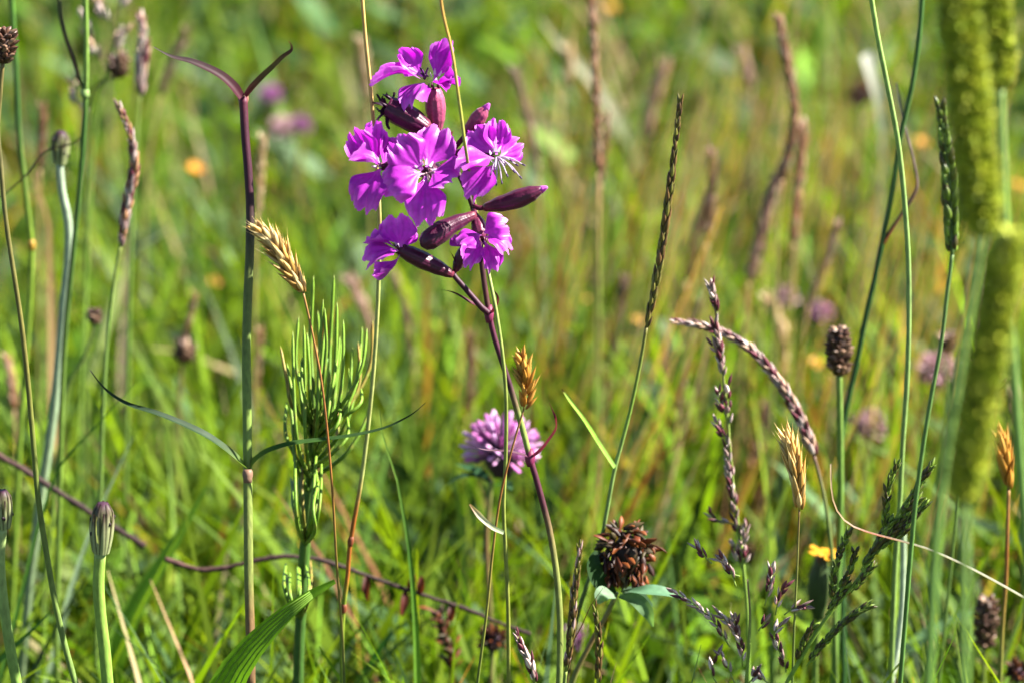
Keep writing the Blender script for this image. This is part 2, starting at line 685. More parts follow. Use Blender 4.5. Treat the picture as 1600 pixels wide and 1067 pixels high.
# straw coloured heads of fluffy spikelets -------------------------------------------------
HUSK_STRAW = [husk(H('#a8752c', 1.3), H('#ecd08a', 1.3), awn=0.25, bend=.12, flat=.6, stripe=H('#c99a4a')),
              husk(H('#8f5f22', 1.3), H('#dcb362', 1.3), awn=0.12, bend=.22, flat=.7, stripe=H('#b98838')),
              husk(H('#b98c45', 1.3), H('#f2dfa8', 1.3), awn=0.3, bend=.2, flat=.55, stripe=H('#dcc07a'))]
HUSK_ORANGE = [husk(H('#8d5a1a', 1.3), H('#dba444', 1.3), awn=0.15, bend=.15, flat=.6, stripe=H('#b57c26')),
               husk(H('#9d6c22', 1.3), H('#e6ba5c', 1.3), awn=0.1, bend=.25, flat=.7, stripe=H('#c68e34'))]
ME_STRAW = [mesh_of(t, 'straw_spikelet', M_STRAW) for t in HUSK_STRAW]
ME_ORANGE = [mesh_of(t, 'straw_spikelet', M_STRAW) for t in HUSK_ORANGE]


def straw_head(label, head, stem, d, n, L, W, meshes, tilt, r=2.2, cols=None, seed=1, group='straw coloured grass heads', core=None, name='straw_grass', top=None):
    """head: pixels from the head's base to its tip; stem: pixels downwards from the head's base."""
    py0 = head[0][1]
    cv = to_ground(line(stem, d, py0))
    b = base_of(cv)
    t = thing(name, label, 'grass', b, group)
    hd = line(head, d, py0)
    stem_tube(cv, px(d, r * .8), px(d, r * 1.25), ramp(cols or [(0, H('#b98a4e', .8)), (.35, H('#a5652f', .8)), (.8, H('#8c8a3c', .8)), (1, H('#5d7a2c', .7))])).build('stem', M_STEM, t)
    ax = MB().tube(hd, lambda q: px(d, r * .7 * (1 - .7 * q)), H('#b98f4e', .9), 6).build('rachis', M_STRAW, t)
    ax['_o'] = tuple(b)
    pro = lambda q: (0.75 + 0.5 * math.sin(min(1, q * 1.15) * math.pi)) if top is None else 1
    spike(ax, hd, n, lambda q: px(d, L) * pro(q), px(d, W), tilt, meshes, core=core or (lambda q: px(d, W * .35)), seed=seed)
    return t


straw_head('sharp straw coloured grass head leaning over above the horsetail on a thin rust stem', [(474, 458), (455, 425), (432, 388), (408, 362)],
           [(474, 458), (488, 520), (503, 600), (514, 700), (521, 790), (526, 880), (532, 950), (536, 1010), (538, 1067)], .690, 84, 34, 10, ME_STRAW, lambda q: .30 + .14 * (1 - q), 2.0, seed=3)
straw_head('little golden grass head just beside the stem of the purple flower, over the pink clover', [(818, 640), (822, 610), (818, 580), (814, 562)],
           [(818, 640), (806, 680), (795, 720), (783, 770), (775, 820), (768, 880), (760, 960), (747, 1060)], .688, 30, 30, 9.5, ME_ORANGE, lambda q: .30 + .22 * (1 - q), 2.0, seed=5)
straw_head('plump straw grass head with a pale tip under the drooping purple grass', [(1249, 796), (1247, 765), (1242, 730), (1232, 690)],
           [(1249, 796), (1247, 850), (1245, 900), (1241, 980), (1238, 1067)], .712, 46, 42, 11, ME_STRAW, lambda q: .24, 1.7,
           [(0, H('#8c6a42', .8)), (.3, H('#8a8a44', .8)), (1, H('#6a8a3a', .7))], seed=7)
straw_head('soft orange straw head behind the thick green spike at the edge', [(1576, 764), (1573, 735), (1568, 705), (1562, 686)],
           [(1576, 764), (1574, 830), (1572, 900), (1566, 980), (1562, 1067)], .765, 26, 40, 12, ME_ORANGE, lambda q: .24, 3.2, seed=9)


# tall bare culms and thin stems ------------------------------------------------------------
def culm(name, label, pts, d, py0, r0, r1, cols, cat='grass stem', group=None, nodes=(), seed=0, sides=7, nodecol=None, mat=None):
    cv = to_ground(line(pts, d, py0))
    t = thing(name, label, cat, base_of(cv), group)
    stem_tube(cv, px(d, r0), px(d, r1), ramp(cols), sides).build('stem', mat or M_STEM, t)
    for (x, y) in nodes:
        p = V(x, y, d, py0)
        i = min(range(len(cv)), key=lambda k: (cv[k] - p).length)
        i = max(1, min(len(cv) - 2, i))
        T = (cv[i + 1] - cv[i - 1]).normalized()
        q = [p - T * px(d, 9), p - T * px(d, 4), p, p + T * px(d, 5), p + T * px(d, 9)]
        rr = [1.02, 1.35, 1.5, 1.3, 1.02]
        rb = px(d, (r0 + r1) / 2)
        MB().tube(q, lambda z: rb * rr[min(4, int(z * 4 + .5))], nodecol or H('#8a4a2c', .8), 8).build('node', M_STEM, t)
    return t


culm('dry_stalk', 'tall pale straw stem rising past the left side of the purple flower head', [(563, -40), (571, 60), (580, 150), (588, 250), (593, 340), (592, 430), (588, 520), (580, 620), (566, 740), (548, 845), (543, 900), (537, 950), (534, 1010), (535, 1067)],
     .707, 300, 3.0, 4.2, [(0, H('#d8ab5e', .95)), (.2, H('#d9b56e', .95)), (.35, H('#a9b062', .9)), (.6, H('#a3a860', .9)), (.64, H('#a85f24', .8)), (.75, H('#b06a26', .8)), (.8, H('#8a9a2c', .8)), (1, H('#6d8a2a', .8))],
     nodes=((548, 845), (537, 950)))
culm('thin_stalk', 'thin straw stem crossing before the topmost purple petal and on behind the flowers', [(684, -40), (692, 20), (706, 80), (715, 140), (722, 190), (728, 236, -1), (738, 300, -14), (752, 370, -16), (764, 430, -8), (776, 490, -3), (786, 560), (791, 630), (790, 720), (787, 790), (790, 860), (794, 950), (795, 1067)],
     .680, 240, 2.3, 3.6, [(0, H('#6a4030', .8)), (.05, H('#c99748', .9)), (.12, H('#cfa24e', .9)), (.22, H('#a9a848', .9)), (.5, H('#8fa04c', .85)), (1, H('#8a8f3a', .85))])
culm('green_stalk', 'bright green round grass stem reaching the top edge in front of the dark crossing stem', [(1357, -30), (1372, 60), (1388, 140), (1403, 220), (1412, 300), (1419, 400), (1420, 500), (1417, 600), (1410, 700), (1405, 800), (1398, 900), (1392, 1067)],
     .728, 250, 4.0, 4.4, [(0, H('#93b558', .95)), (.5, H('#86a25a', .9)), (1, H('#7f9c4a', .85))])
culm('green_stalk', 'pale waxy green stalk curving at the bottom beside the thin curled straw tip', [(1411, 800), (1411, 880), (1409, 950), (1402, 1010), (1390, 1067)],
     .80, 900, 5.0, 6.5, [(0, H('#9fb58a', .95)), (1, H('#c4d0b6', .95))])
culm('olive_stalk', 'olive brown ribbed stem curving down the left edge', [(-4, 200), (2, 270), (10, 350), (22, 430), (34, 510), (44, 600), (52, 690), (60, 780), (72, 860), (86, 940), (102, 1010), (118, 1067)],
     .692, 600, 3.4, 5.2, [(0, H('#6f6a3e', .8)), (.4, H('#7a7436', .8)), (.6, H('#6f8036', .8)), (1, H('#7d9a4e', .85))])
culm('green_stalk', 'dark green smooth stem behind the left edge between the brown seed head and dark bud', [(16, -30), (22, 60), (26, 130), (29, 200), (36, 270), (45, 345), (49, 390), (47, 470), (40, 560), (30, 700)],
     .84, 200, 4.5, 4.8, [(0, H('#4e7a26', .8)), (.3, H('#40662a', .7)), (.6, H('#7f9a2e', .8)), (1, H('#76942e', .8))], nodes=((49, 383),), nodecol=H('#a8862e', .9))


def forked(name, label, main, side, d, py0, r0, r1, cols, scols, cat='grass stem', joint=None):
    cv = to_ground(line(main, d, py0))
    t = thing(name, label, cat, base_of(cv))
    stem_tube(cv, px(d, r0), px(d, r1), ramp(cols)).build('stem', M_STEM, t)
    for sp, ra, rb in side:
        MB().tube(line(sp, d, py0), lambda q: px(d, ra + (rb - ra) * q), ramp(scols), 6).build('branch', M_STEM, t)
    if joint:
        p = V(*joint, d, py0)
        MB().tube([p + UP * px(d, 8), p + UP * px(d, 3), p - UP * px(d, 3), p - UP * px(d, 8)], lambda q: px(d, r1 * (1.05 + .5 * math.sin(q * math.pi))), H('#8fae5e', .8), 8).build('node', M_STEM, t)
    return t


forked('green_stalk', 'dark green forked stem with a brown side branch behind the dark bud', [(133, -30), (135, 70), (134, 145), (130, 220), (123, 310), (113, 410), (105, 490), (100, 560), (96, 650)],
       [([(132, 143), (124, 125), (115, 95), (103, 60), (95, 25), (90, -30)], 3, 4), ([(131, 212), (110, 226), (70, 238), (40, 275), (0, 310)], 1.6, 1.4)], .80, 250, 4.0, 4.6,
       [(0, H('#84a844', .85)), (.2, H('#7c9c44', .85)), (.3, H('#3f6a26', .75)), (.7, H('#4d6a2a', .75)), (1, H('#6f8c34', .8))], [(0, H('#53702e', .8)), (.35, H('#5a3a2c', .8)), (1, H('#4a5a2a', .8))], joint=(133, 146))
forked('green_stalk', 'dark green stem slanting to the top edge with a dry twisted leaf on it', [(1443, -30), (1436, 60), (1424, 140), (1408, 210), (1396, 290), (1382, 360), (1370, 420), (1352, 500), (1338, 570), (1324, 630), (1315, 690), (1313, 790), (1316, 900)],
       [([(1379, 382), (1392, 360), (1412, 330), (1428, 305), (1433, 285), (1426, 245), (1414, 200), (1406, 160), (1401, 130)], 3.4, 1.6)], .79, 300, 4.0, 4.6,
       [(0, H('#4f7a34', .8)), (.3, H('#4a7030', .75)), (.45, H('#2d5526', .7)), (1, H('#3c6630', .75))], [(0, H('#8a3f1e', .8)), (.3, H('#7a5a4a', .8)), (1, H('#a8988a', .8))])


# dark narrow spikes ---------------------------------------------------------------------------
HUSK_DARK = [husk(H('#5c5a1e', 1.25), H('#3a1f1a', 1.25), bend=.1, flat=.7, stripe=H('#8a8a3c', 1.25)), husk(H('#7d7a2e', 1.25), H('#4a2a1e', 1.25), bend=.15, flat=.6, stripe=H('#3a2a18', 1.25)),
             husk(H('#3a2a18', 1.25), H('#5c3a22', 1.25), bend=.1, flat=.7, stripe=H('#6d5a2c', 1.25))]
HUSK_VIOLET = [husk(H('#7c4a52', 1.25), H('#5a2436', 1.25), bend=.12, flat=.6, stripe=H('#d9c4b4', 1.25)), husk(H('#a88e7e', 1.25), H('#6a3a44', 1.25), bend=.2, flat=.6, stripe=H('#ece0d4', 1.25)),
               husk(H('#56222f', 1.25), H('#7a3a46', 1.25), bend=.1, flat=.7, stripe=H('#3f1a24', 1.25))]
HUSK_GREEN = [husk(H('#8aae34', 1), H('#4a4a1e', .9), bend=.12, flat=.7, stripe=H('#2c2416', .8)), husk(H('#a4c848', 1), H('#6a7e26', 1), bend=.15, flat=.7, stripe=H('#4a5a1e', .8)),
              husk(H('#5a5a22', .9), H('#4a3a1e', .8), bend=.1, flat=.8)]
HUSK_BROWN = [husk(H('#9a6a4a', 1.0), H('#b88a68', 1.0), bend=.1, flat=.7), husk(H('#7e5038', 1.0), H('#a4785c', 1.0), bend=.15, flat=.7), husk(H('#b08a72', 1.0), H('#ccaa90', 1.0), bend=.1, flat=.7)]
ME_DARK = [mesh_of(t, 'dark_spikelet', M_SEED) for t in HUSK_DARK]
ME_VIOLET = [mesh_of(t, 'violet_spikelet', M_SEED) for t in HUSK_VIOLET]
ME_GREEN = [mesh_of(t, 'green_spikelet', M_SEED) for t in HUSK_GREEN]
ME_BROWN = [mesh_of(t, 'brown_spikelet', M_SEED) for t in HUSK_BROWN]


def narrow_spike(label, head, stem, d, n, L, W, meshes, tilt=.16, r=2.2, cols=None, seed=1, name='grass_spike', group='narrow grass spikes', two=False, core=.4, prof=None, nodes=(), skip=0):
    py0 = head[0][1]
    cv = to_ground(line(stem, d, py0))
    b = base_of(cv)
    t = thing(name, label, 'grass', b, group)
    hd = line(head, d, py0)
    cr = ramp(cols or [(0, H('#8a9a44', .85)), (.5, H('#7d9a4a', .85)), (1, H('#6c8a3a', .8))])
    stem_tube(cv, px(d, r), px(d, r * 1.35), cr).build('stem', M_STEM, t)
    ax = MB().tube(hd, lambda q: px(d, r * (1 - .7 * q)), cr(0), 6).build('rachis', M_STEM, t)
    ax['_o'] = tuple(b)
    prof = prof or (lambda q: 0.75 + 0.4 * math.sin(min(1, q * 1.1 + .1) * math.pi))
    spike(ax, hd, n, lambda q: px(d, L) * prof(q), lambda q: px(d, W) * prof(q), tilt, meshes, core=lambda q: px(d, W * core) * prof(q), two_rank=two, seed=seed, skip=skip)
    return t


narrow_spike('long narrow dark spike standing alone in the middle, its stem jointed with a green blade', [(1010, 512), (1022, 455), (1035, 380), (1046, 300), (1056, 220), (1063, 155)],
             [(1010, 512), (1000, 570), (985, 640), (972, 690), (960, 735), (948, 800), (935, 865), (915, 920), (898, 980), (885, 1067)], .727, 74, 22, 7.5, ME_DARK, .13, 2.8,
             [(0, H('#7f7a3c', .85)), (.2, H('#7fa03c', .9)), (.4, H('#8fae5e', .9)), (.7, H('#56743a', .8)), (1, H('#5d4a2a', .8))], seed=11)
narrow_spike('sharp upright brown green spike at the bottom, right of the purple flower stem', [(884, 1048), (892, 990), (897, 930), (903, 880), (906, 852)],
             [(884, 1048), (880, 1085), (876, 1120)], .694, 54, 20, 7.5, ME_DARK + ME_VIOLET[:1], .14, 3, seed=13)
narrow_spike('shorter blurred brown spike standing under the dead clover', [(934, 1067), (936, 1010), (934, 980), (929, 948)], [(934, 1067), (935, 1120)], .722, 30, 18, 7, ME_DARK, .14, 2.6, seed=17)
narrow_spike('dark violet grass tip poking up at the bottom between two pale green stems', [(836, 1067), (828, 1035), (818, 1015), (808, 992)], [(836, 1067), (840, 1110)], .70, 22, 20, 8, ME_VIOLET, .2, 2.4, seed=19)
narrow_spike('dark green spike half hidden by the thick green spikes at the side', [(1488, 398), (1486, 340), (1482, 270), (1475, 210), (1469, 162)],
             [(1488, 398), (1480, 460), (1470, 540), (1455, 620), (1442, 700), (1430, 790), (1420, 900)], .655, 58, 24, 13, ME_GREEN, .2, 3.0, [(0, H('#6c8a4a', .85)), (1, H('#5f8a3c', .8))], seed=23, two=True)
narrow_spike('purplish drooping grass spike arching over to the side, above the plump straw head', [(1272, 712), (1255, 665), (1232, 620), (1205, 580), (1172, 545), (1135, 522), (1092, 508), (1052, 502)],
             [(1272, 712), (1282, 750), (1292, 800), (1300, 870), (1304, 960)], .78, 150, 20, 7, ME_VIOLET + [ME_BROWN[2]], .3, 2.6, [(0, H('#8a6a5a', .8)), (.4, H('#7d8a4c', .8)), (1, H('#6c8a3a', .8))], seed=29,
             group='purplish grasses', prof=lambda q: 1.15 * (1 - q) ** .5 * .75 + .45)
narrow_spike('brownish purple spike bent over behind the dark forked stem', [(188, 385), (198, 320), (209, 265), (206, 220), (196, 190), (185, 165)],
             [(188, 385), (180, 430), (172, 490), (165, 560), (160, 660)], .80, 84, 19, 8, ME_VIOLET + ME_BROWN[:1], .26, 2.6, seed=31, group='purplish grasses')
narrow_spike('blurred pinkish spike standing just above the bent brownish purple one', [(218, 150), (220, 110), (224, 70), (220, 30)], [(218, 150), (214, 210), (208, 300), (204, 400)], .90, 46, 22, 10, ME_VIOLET + ME_BROWN[2:], .3, 2.4, seed=37, group='purplish grasses')
narrow_spike('dark violet thin spike low behind the curled straw tip, beside the thick spike', [(1535, 640), (1548, 620), (1560, 604), (1582, 588)], [(1535, 640), (1520, 670), (1505, 720), (1495, 800)], .78, 18, 18, 8, ME_DARK, .2, 2, seed=39)


# branched panicles --------------------------------------------------------------------------------
def panicle(label, main, branches, d, meshes, L, W, dens, r=2.2, cols=None, seed=1, name='grass_panicle', group=None, tilt=.3):
    """main runs from its tip downwards; each branch starts on it."""
    py0 = main[0][1]
    cv = to_ground(line(main, d, py0))
    b = base_of(cv)
    t = thing(name, label, 'grass', b, group)
    cr = ramp(cols)
    stem_tube(cv, px(d, r * .6), px(d, r * 1.5), cr).build('stem', M_STEM, t)
    rr = random.Random(seed)
    for k, (pts, n) in enumerate(branches):
        bc = line(pts, d, py0)
        ob = MB().tube(bc, lambda q: px(d, r * .6 * (1 - .6 * q)), cr(.6), 5).build('branch', M_STEM, t)
        ob['_o'] = tuple(b)
        lead = 0.25 if n < 14 else 0.12
        ax = resample(bc, 30)[int(30 * lead):]
        spike(ob, ax, int(n * dens), px(d, L), px(d, W), tilt, meshes, core=px(d, W * .3), seed=seed + k, jit=.3)
    return t


VCOL = [(0, H('#8a5a5a', .8)), (.4, H('#8fa04c', .85)), (1, H('#82a83e', .85))]
panicle('tall upright violet panicle crossed by the drooping purplish spike',
        [(1111, 445), (1120, 500), (1128, 560), (1133, 620), (1140, 690), (1146, 760), (1155, 830), (1162, 890), (1168, 960), (1170, 1067)],
        [([(1121, 500), (1117, 475), (1111, 446)], 12), ([(1131, 560), (1122, 530), (1117, 505)], 12), ([(1132, 580), (1126, 560), (1114, 540)], 6), ([(1132, 600), (1128, 575), (1124, 545)], 10),
         ([(1137, 660), (1128, 635), (1122, 610)], 8), ([(1140, 690), (1126, 675), (1120, 660)], 6), ([(1140, 680), (1138, 640), (1136, 600)], 8), ([(1147, 760), (1139, 725), (1136, 690)], 10),
         ([(1150, 800), (1144, 770), (1138, 735)], 12), ([(1153, 820), (1120, 812), (1108, 800)], 5), ([(1156, 850), (1150, 820), (1147, 790)], 8), ([(1158, 860), (1162, 840), (1166, 820)], 7),
         ([(1160, 890), (1152, 870), (1146, 850)], 7), ([(1162, 890), (1164, 870), (1160, 850)], 7)],
        .742, ME_VIOLET, 18, 7.5, 1.2, 2.2, VCOL, seed=41, group='purplish grasses')
panicle('open violet panicle with many short arms low down, left of the green feathery one',
        [(1168, 905), (1172, 960), (1170, 1010), (1166, 1067)],
        [([(1140, 1010), (1122, 980), (1100, 955), (1076, 938), (1052, 925)], 18), ([(1156, 900), (1144, 895), (1132, 878), (1122, 872)], 6), ([(1150, 915), (1140, 890), (1124, 868)], 6), ([(1112, 880), (1100, 868), (1086, 850)], 6),
         ([(1160, 1040), (1158, 1010), (1150, 985), (1148, 965)], 14), ([(1160, 1010), (1148, 985), (1130, 965), (1120, 958)], 8), ([(1195, 945), (1200, 925), (1204, 905), (1206, 885)], 10),
         ([(1212, 960), (1216, 935), (1224, 918), (1227, 915)], 8), ([(1185, 985), (1192, 975), (1196, 968)], 3), ([(1205, 1000), (1212, 985), (1224, 970)], 4), ([(1222, 1030), (1215, 1010), (1210, 995)], 5),
         ([(1225, 960), (1240, 950), (1262, 946)], 6), ([(1120, 1067), (1112, 1050), (1120, 1020)], 4), ([(1148, 1067), (1136, 1040), (1124, 1018)], 5), ([(1170, 1067), (1175, 1060), (1180, 1050)], 4), ([(1200, 1067), (1190, 1058), (1184, 1050)], 5), ([(1228, 1050), (1226, 1040), (1222, 1030)], 4)],
        .718, ME_VIOLET, 18, 7.5, 1.15, 2.2, VCOL, seed=43, group='purplish grasses')
GCOL = [(0, H('#8aa53a', .85)), (1, H('#82a83a', .85))]
panicle('feathery green panicle leaning over, its arms thick with dark green grains',
        [(1440, 745), (1405, 800), (1375, 850), (1340, 905), (1295, 960), (1262, 1010), (1232, 1062)],
        [([(1400, 815), (1420, 785), (1440, 750), (1456, 728)], 26), ([(1380, 840), (1384, 800), (1388, 760), (1402, 722)], 20), ([(1370, 865), (1392, 835), (1414, 805), (1434, 780)], 34), ([(1360, 870), (1374, 845), (1392, 815)], 26),
         ([(1390, 850), (1410, 830), (1430, 805), (1446, 788)], 28), ([(1345, 890), (1362, 865), (1376, 840)], 18), ([(1330, 925), (1345, 905), (1362, 885)], 18), ([(1300, 950), (1303, 900), (1312, 865), (1326, 830)], 24),
         ([(1300, 940), (1318, 910), (1332, 880), (1336, 860)], 12), ([(1290, 960), (1308, 935), (1322, 915)], 16), ([(1290, 1000), (1315, 975), (1340, 955), (1358, 946)], 30), ([(1260, 1040), (1282, 1010), (1300, 990), (1310, 978)], 24),
         ([(1245, 1040), (1252, 1010), (1265, 985), (1272, 978)], 16)],
        .708, ME_GREEN, 15, 7, 1.6, 2.6, GCOL, seed=47)
panicle('thin blurred pale panicle in the upper corner among the dark stems', [(185, -10), (180, 40), (168, 110), (150, 200), (140, 330)],
        [([(182, 20), (190, 5), (198, -8)], 5), ([(172, 90), (185, 62), (193, 48)], 6), ([(165, 120), (140, 60), (128, 12)], 9), ([(165, 130), (180, 110), (190, 90)], 5), ([(150, 190), (120, 160), (112, 120)], 6), ([(178, 50), (160, 20), (150, -5)], 5)],
        .92, ME_BROWN[2:] + ME_VIOLET[1:2], 22, 10, 1, 1.6, VCOL, seed=53, group='purplish grasses')


# thick green spikes close to the lens -----------------------------------------------------------------
BRISTLE = [husk(H('#9eac24', 1.12), H('#8a9c1a', 1.12), sides=5, bend=.05, flat=.8, prof=((0, .6), (.5, 1), (.85, .5), (1, .05)), awn=.3),
           husk(H('#8f9420', .85), H('#6a7a10', .85), sides=5, bend=.05, flat=.8, prof=((0, .6), (.5, 1), (.85, .5), (1, .05)), awn=.3),
           husk(H('#c4c83e', 1.12), H('#a8ae28', 1.12), sides=5, bend=.05, flat=.8, prof=((0, .6), (.5, 1), (.85, .5), (1, .05)), awn=.3)]


def timothy(label, head, stem, d, wpx, n, seed):
    py0 = head[0][1]
    cv = to_ground(line(stem, d, py0))
    b = base_of(cv)
    t = thing('thick_grass_spike', label, 'grass', b, 'thick green grass spikes close up')
    hd = line(head, d, py0)
    stem_tube(cv, px(d, 7), px(d, 8.5), ramp([(0, H('#8fae5a', .85)), (1, H('#6f9a44', .8))]), 9).build('stem', M_STEM, t)
    ends = lambda q: min(1, (q * 9 + .35)) * min(1, ((1 - q) * 7 + .25))
    m = MB()
    m.tube(resample(hd, 24), lambda q: px(d, wpx * .33) * ends(q), H('#4a5212', .5), 10)
    spike(t, hd, n, px(d, wpx * .34), px(d, wpx * .2), 1.1, BRISTLE, core=lambda q: px(d, wpx * .27) * ends(q), joined=m, seed=seed, jit=.35)
    m.build('bristly_head', M_BRISTLE, t, kind='stuff')
    return t


timothy('thick yellow green bristly spike close up, hanging into the picture from the top edge', [(1534, 366), (1529, 300), (1519, 200), (1508, 100), (1498, 10), (1490, -70)],
        [(1532, 366), (1524, 430), (1508, 520), (1492, 620), (1476, 720), (1462, 850), (1450, 1067)], .510, 62, 1300, 61)
timothy('thick bristly green spike ending in the picture, lower of the close blurred ones', [(1506, 782), (1518, 700), (1536, 600), (1554, 500), (1568, 420), (1577, 366)],
        [(1508, 782), (1507, 860), (1506, 950), (1506, 1067)], .495, 56, 1300, 67)
timothy('third thick bristly spike, short in view at the top corner behind the first', [(1562, 138), (1558, 80), (1552, 10), (1546, -70), (1540, -130)],
        [(1562, 138), (1566, 250), (1572, 400), (1585, 600), (1600, 800)], .54, 52, 1100, 71)


# ------------------------------------------------------------------ the catchflies
def petal(base, tip, width, nrm, curl=.12, ruffle=.085, cup=.24, seed=0, d=D0, notch=.15, tint=1.0, fringe=.026):
    """Fan shaped petal. base, tip: (px, py, mm towards the lens)."""
    r = random.Random(seed)
    B = P(base[0], base[1], d) + TOCAM * base[2] / 1000
    T = P(tip[0], tip[1], d) + TOCAM * tip[2] / 1000
    A = T - B
    Ln = A.length
    A.normalize()
    nn = camv(*nrm)
    S = A.cross(nn).normalized()
    N = S.cross(A).normalized()
    W = px(d, width)
    nu, nv = 48, 22
    tint *= r.uniform(.86, 1.1)
    m = MB()
    ph = [r.uniform(0, 6.28) for _ in range(4)]
    fr = [r.uniform(-1, 1) for _ in range(nu + 1)]
    skew = r.uniform(-.22, .22)
    rec = r.uniform(-.1, .5)
    base_c, deep, pale = H('#d034d4', 1.0), H('#9414a8', .95), H('#ec9cec', 1.2)
    for j in range(nv + 1):
        v = j / nv
        for i in range(nu + 1):
            u = 2 * i / nu - 1
            s = max(0.0, min(1.0, (v - .05) / .62))
            wv = .09 + .91 * (s * s * (3 - 2 * s))
            wv *= 1 - .10 * max(0, v - .75) / .25
            Lu = 1 - .30 * abs(u) ** 2.4 - notch * math.exp(-(u / .16) ** 2) - .05 * math.exp(-((abs(u) - .62) / .1) ** 2)
            Lu += fringe * fr[i] * max(0, v - .7) / .3
            a = v * Lu
            k = v ** 1.5
            off = curl * 4 * a * (1 - a) * Ln
            off += ruffle * Ln * k * (math.sin(u * 4.2 + ph[0]) + .6 * math.sin(u * 8.5 + ph[1]) * v + .35 * math.sin(u * 15 + ph[2]) * v * v)
            off += Ln * .022 * k * math.cos(u * 13 + ph[3] + 1.5 * math.sin(v * 4)) + Ln * .05 * max(0, v - .72) / .28 * math.sin(u * 9 + ph[1]) * abs(u)
            off -= rec * Ln * max(0, v - .6) ** 2 * 3.0
            off += cup * Ln * (u * u - .3) * wv * k + skew * u * Ln * k * .5
            p = B + A * (a * Ln) + S * (u * W * .5 * wv) + N * off
            m.v.append(p)
            vein = (.5 + .5 * math.cos(u * 21 + .6 * math.sin(v * 5 + ph[3]))) ** 3 * (0.25 + .5 * v)
            c = mixc(base_c, deep, vein * .55)
            c = mixc(c, pale, max(0, .25 - v) * 2.0)
            c = mixc(c, H('#e884ea', 1.4), max(0, v - .74) * 2.4)  # pale highlights of the light mixed into the colour towards the outer edge
            m.c.append(tuple(x * tint for x in c))
    for j in range(nv):
        for i in range(nu):
            a = j * (nu + 1) + i
            m.f.append((a, a + 1, a + nu + 2, a + nu + 1))
    return m


def calyx_mesh(base, tip, rpx, d=D0, pale=0.0, prof=((0, .38), (.1, .62), (.3, .86), (.55, 1.0), (.75, .95), (.9, .78), (1, .55)), bow=(0, 0), col=None, ridge=.05):
    B = P(base[0], base[1], d) + TOCAM * base[2] / 1000
    T = P(tip[0], tip[1], d) + TOCAM * tip[2] / 1000
    M = (B + T) / 2 + (RIGHT * bow[0] + UP * bow[1]) * px(d, 1)
    cv = resample(spline([B, M, T], 8), 22)

    def rad(t):
        for (a, x), (b, y) in zip(prof, prof[1:]):
            if t <= b:
                q = (t - a) / (b - a)
                q = q * q * (3 - 2 * q)
                return px(d, rpx) * (x + (y - x) * q)
        return px(d, rpx) * prof[-1][1]
    dark, mid = H('#430b2c'), H('#7a1850')
    c = col or (lambda t: mixc(mixc(H('#6b2a3a'), dark, min(1, t * 5)), H('#a8506e'), pale * (.5 + .5 * t)))
    return MB().tube(cv, rad, c, 30, ridges=10, ridge=ridge), cv


def teeth(mb, cv, r, d, n=5, L=9, col=None):
    E = cv[-1]
    T = (cv[-1] - cv[-3]).normalized()
    A = T.orthogonal().normalized()
    B = T.cross(A)
    for k in range(n):
        a = 6.283 * k / n
        q = A * math.cos(a) + B * math.sin(a)
        mb.tube([E + q * px(d, r), E + T * px(d, L * .5) + q * px(d, r * 1.1), E + T * px(d, L) + q * px(d, r * .9)], lambda z: px(d, 2.6 * (1 - z * .85)), col or H('#5a1638'), 5)


def floral(part_parent, name, label, b):
    o = bpy.data.objects.new(name, None)
    COL.objects.link(o)
    o.parent = part_parent
    o['_o'] = tuple(b)
    if label:
        o['label'] = label
    return o


DF = .700


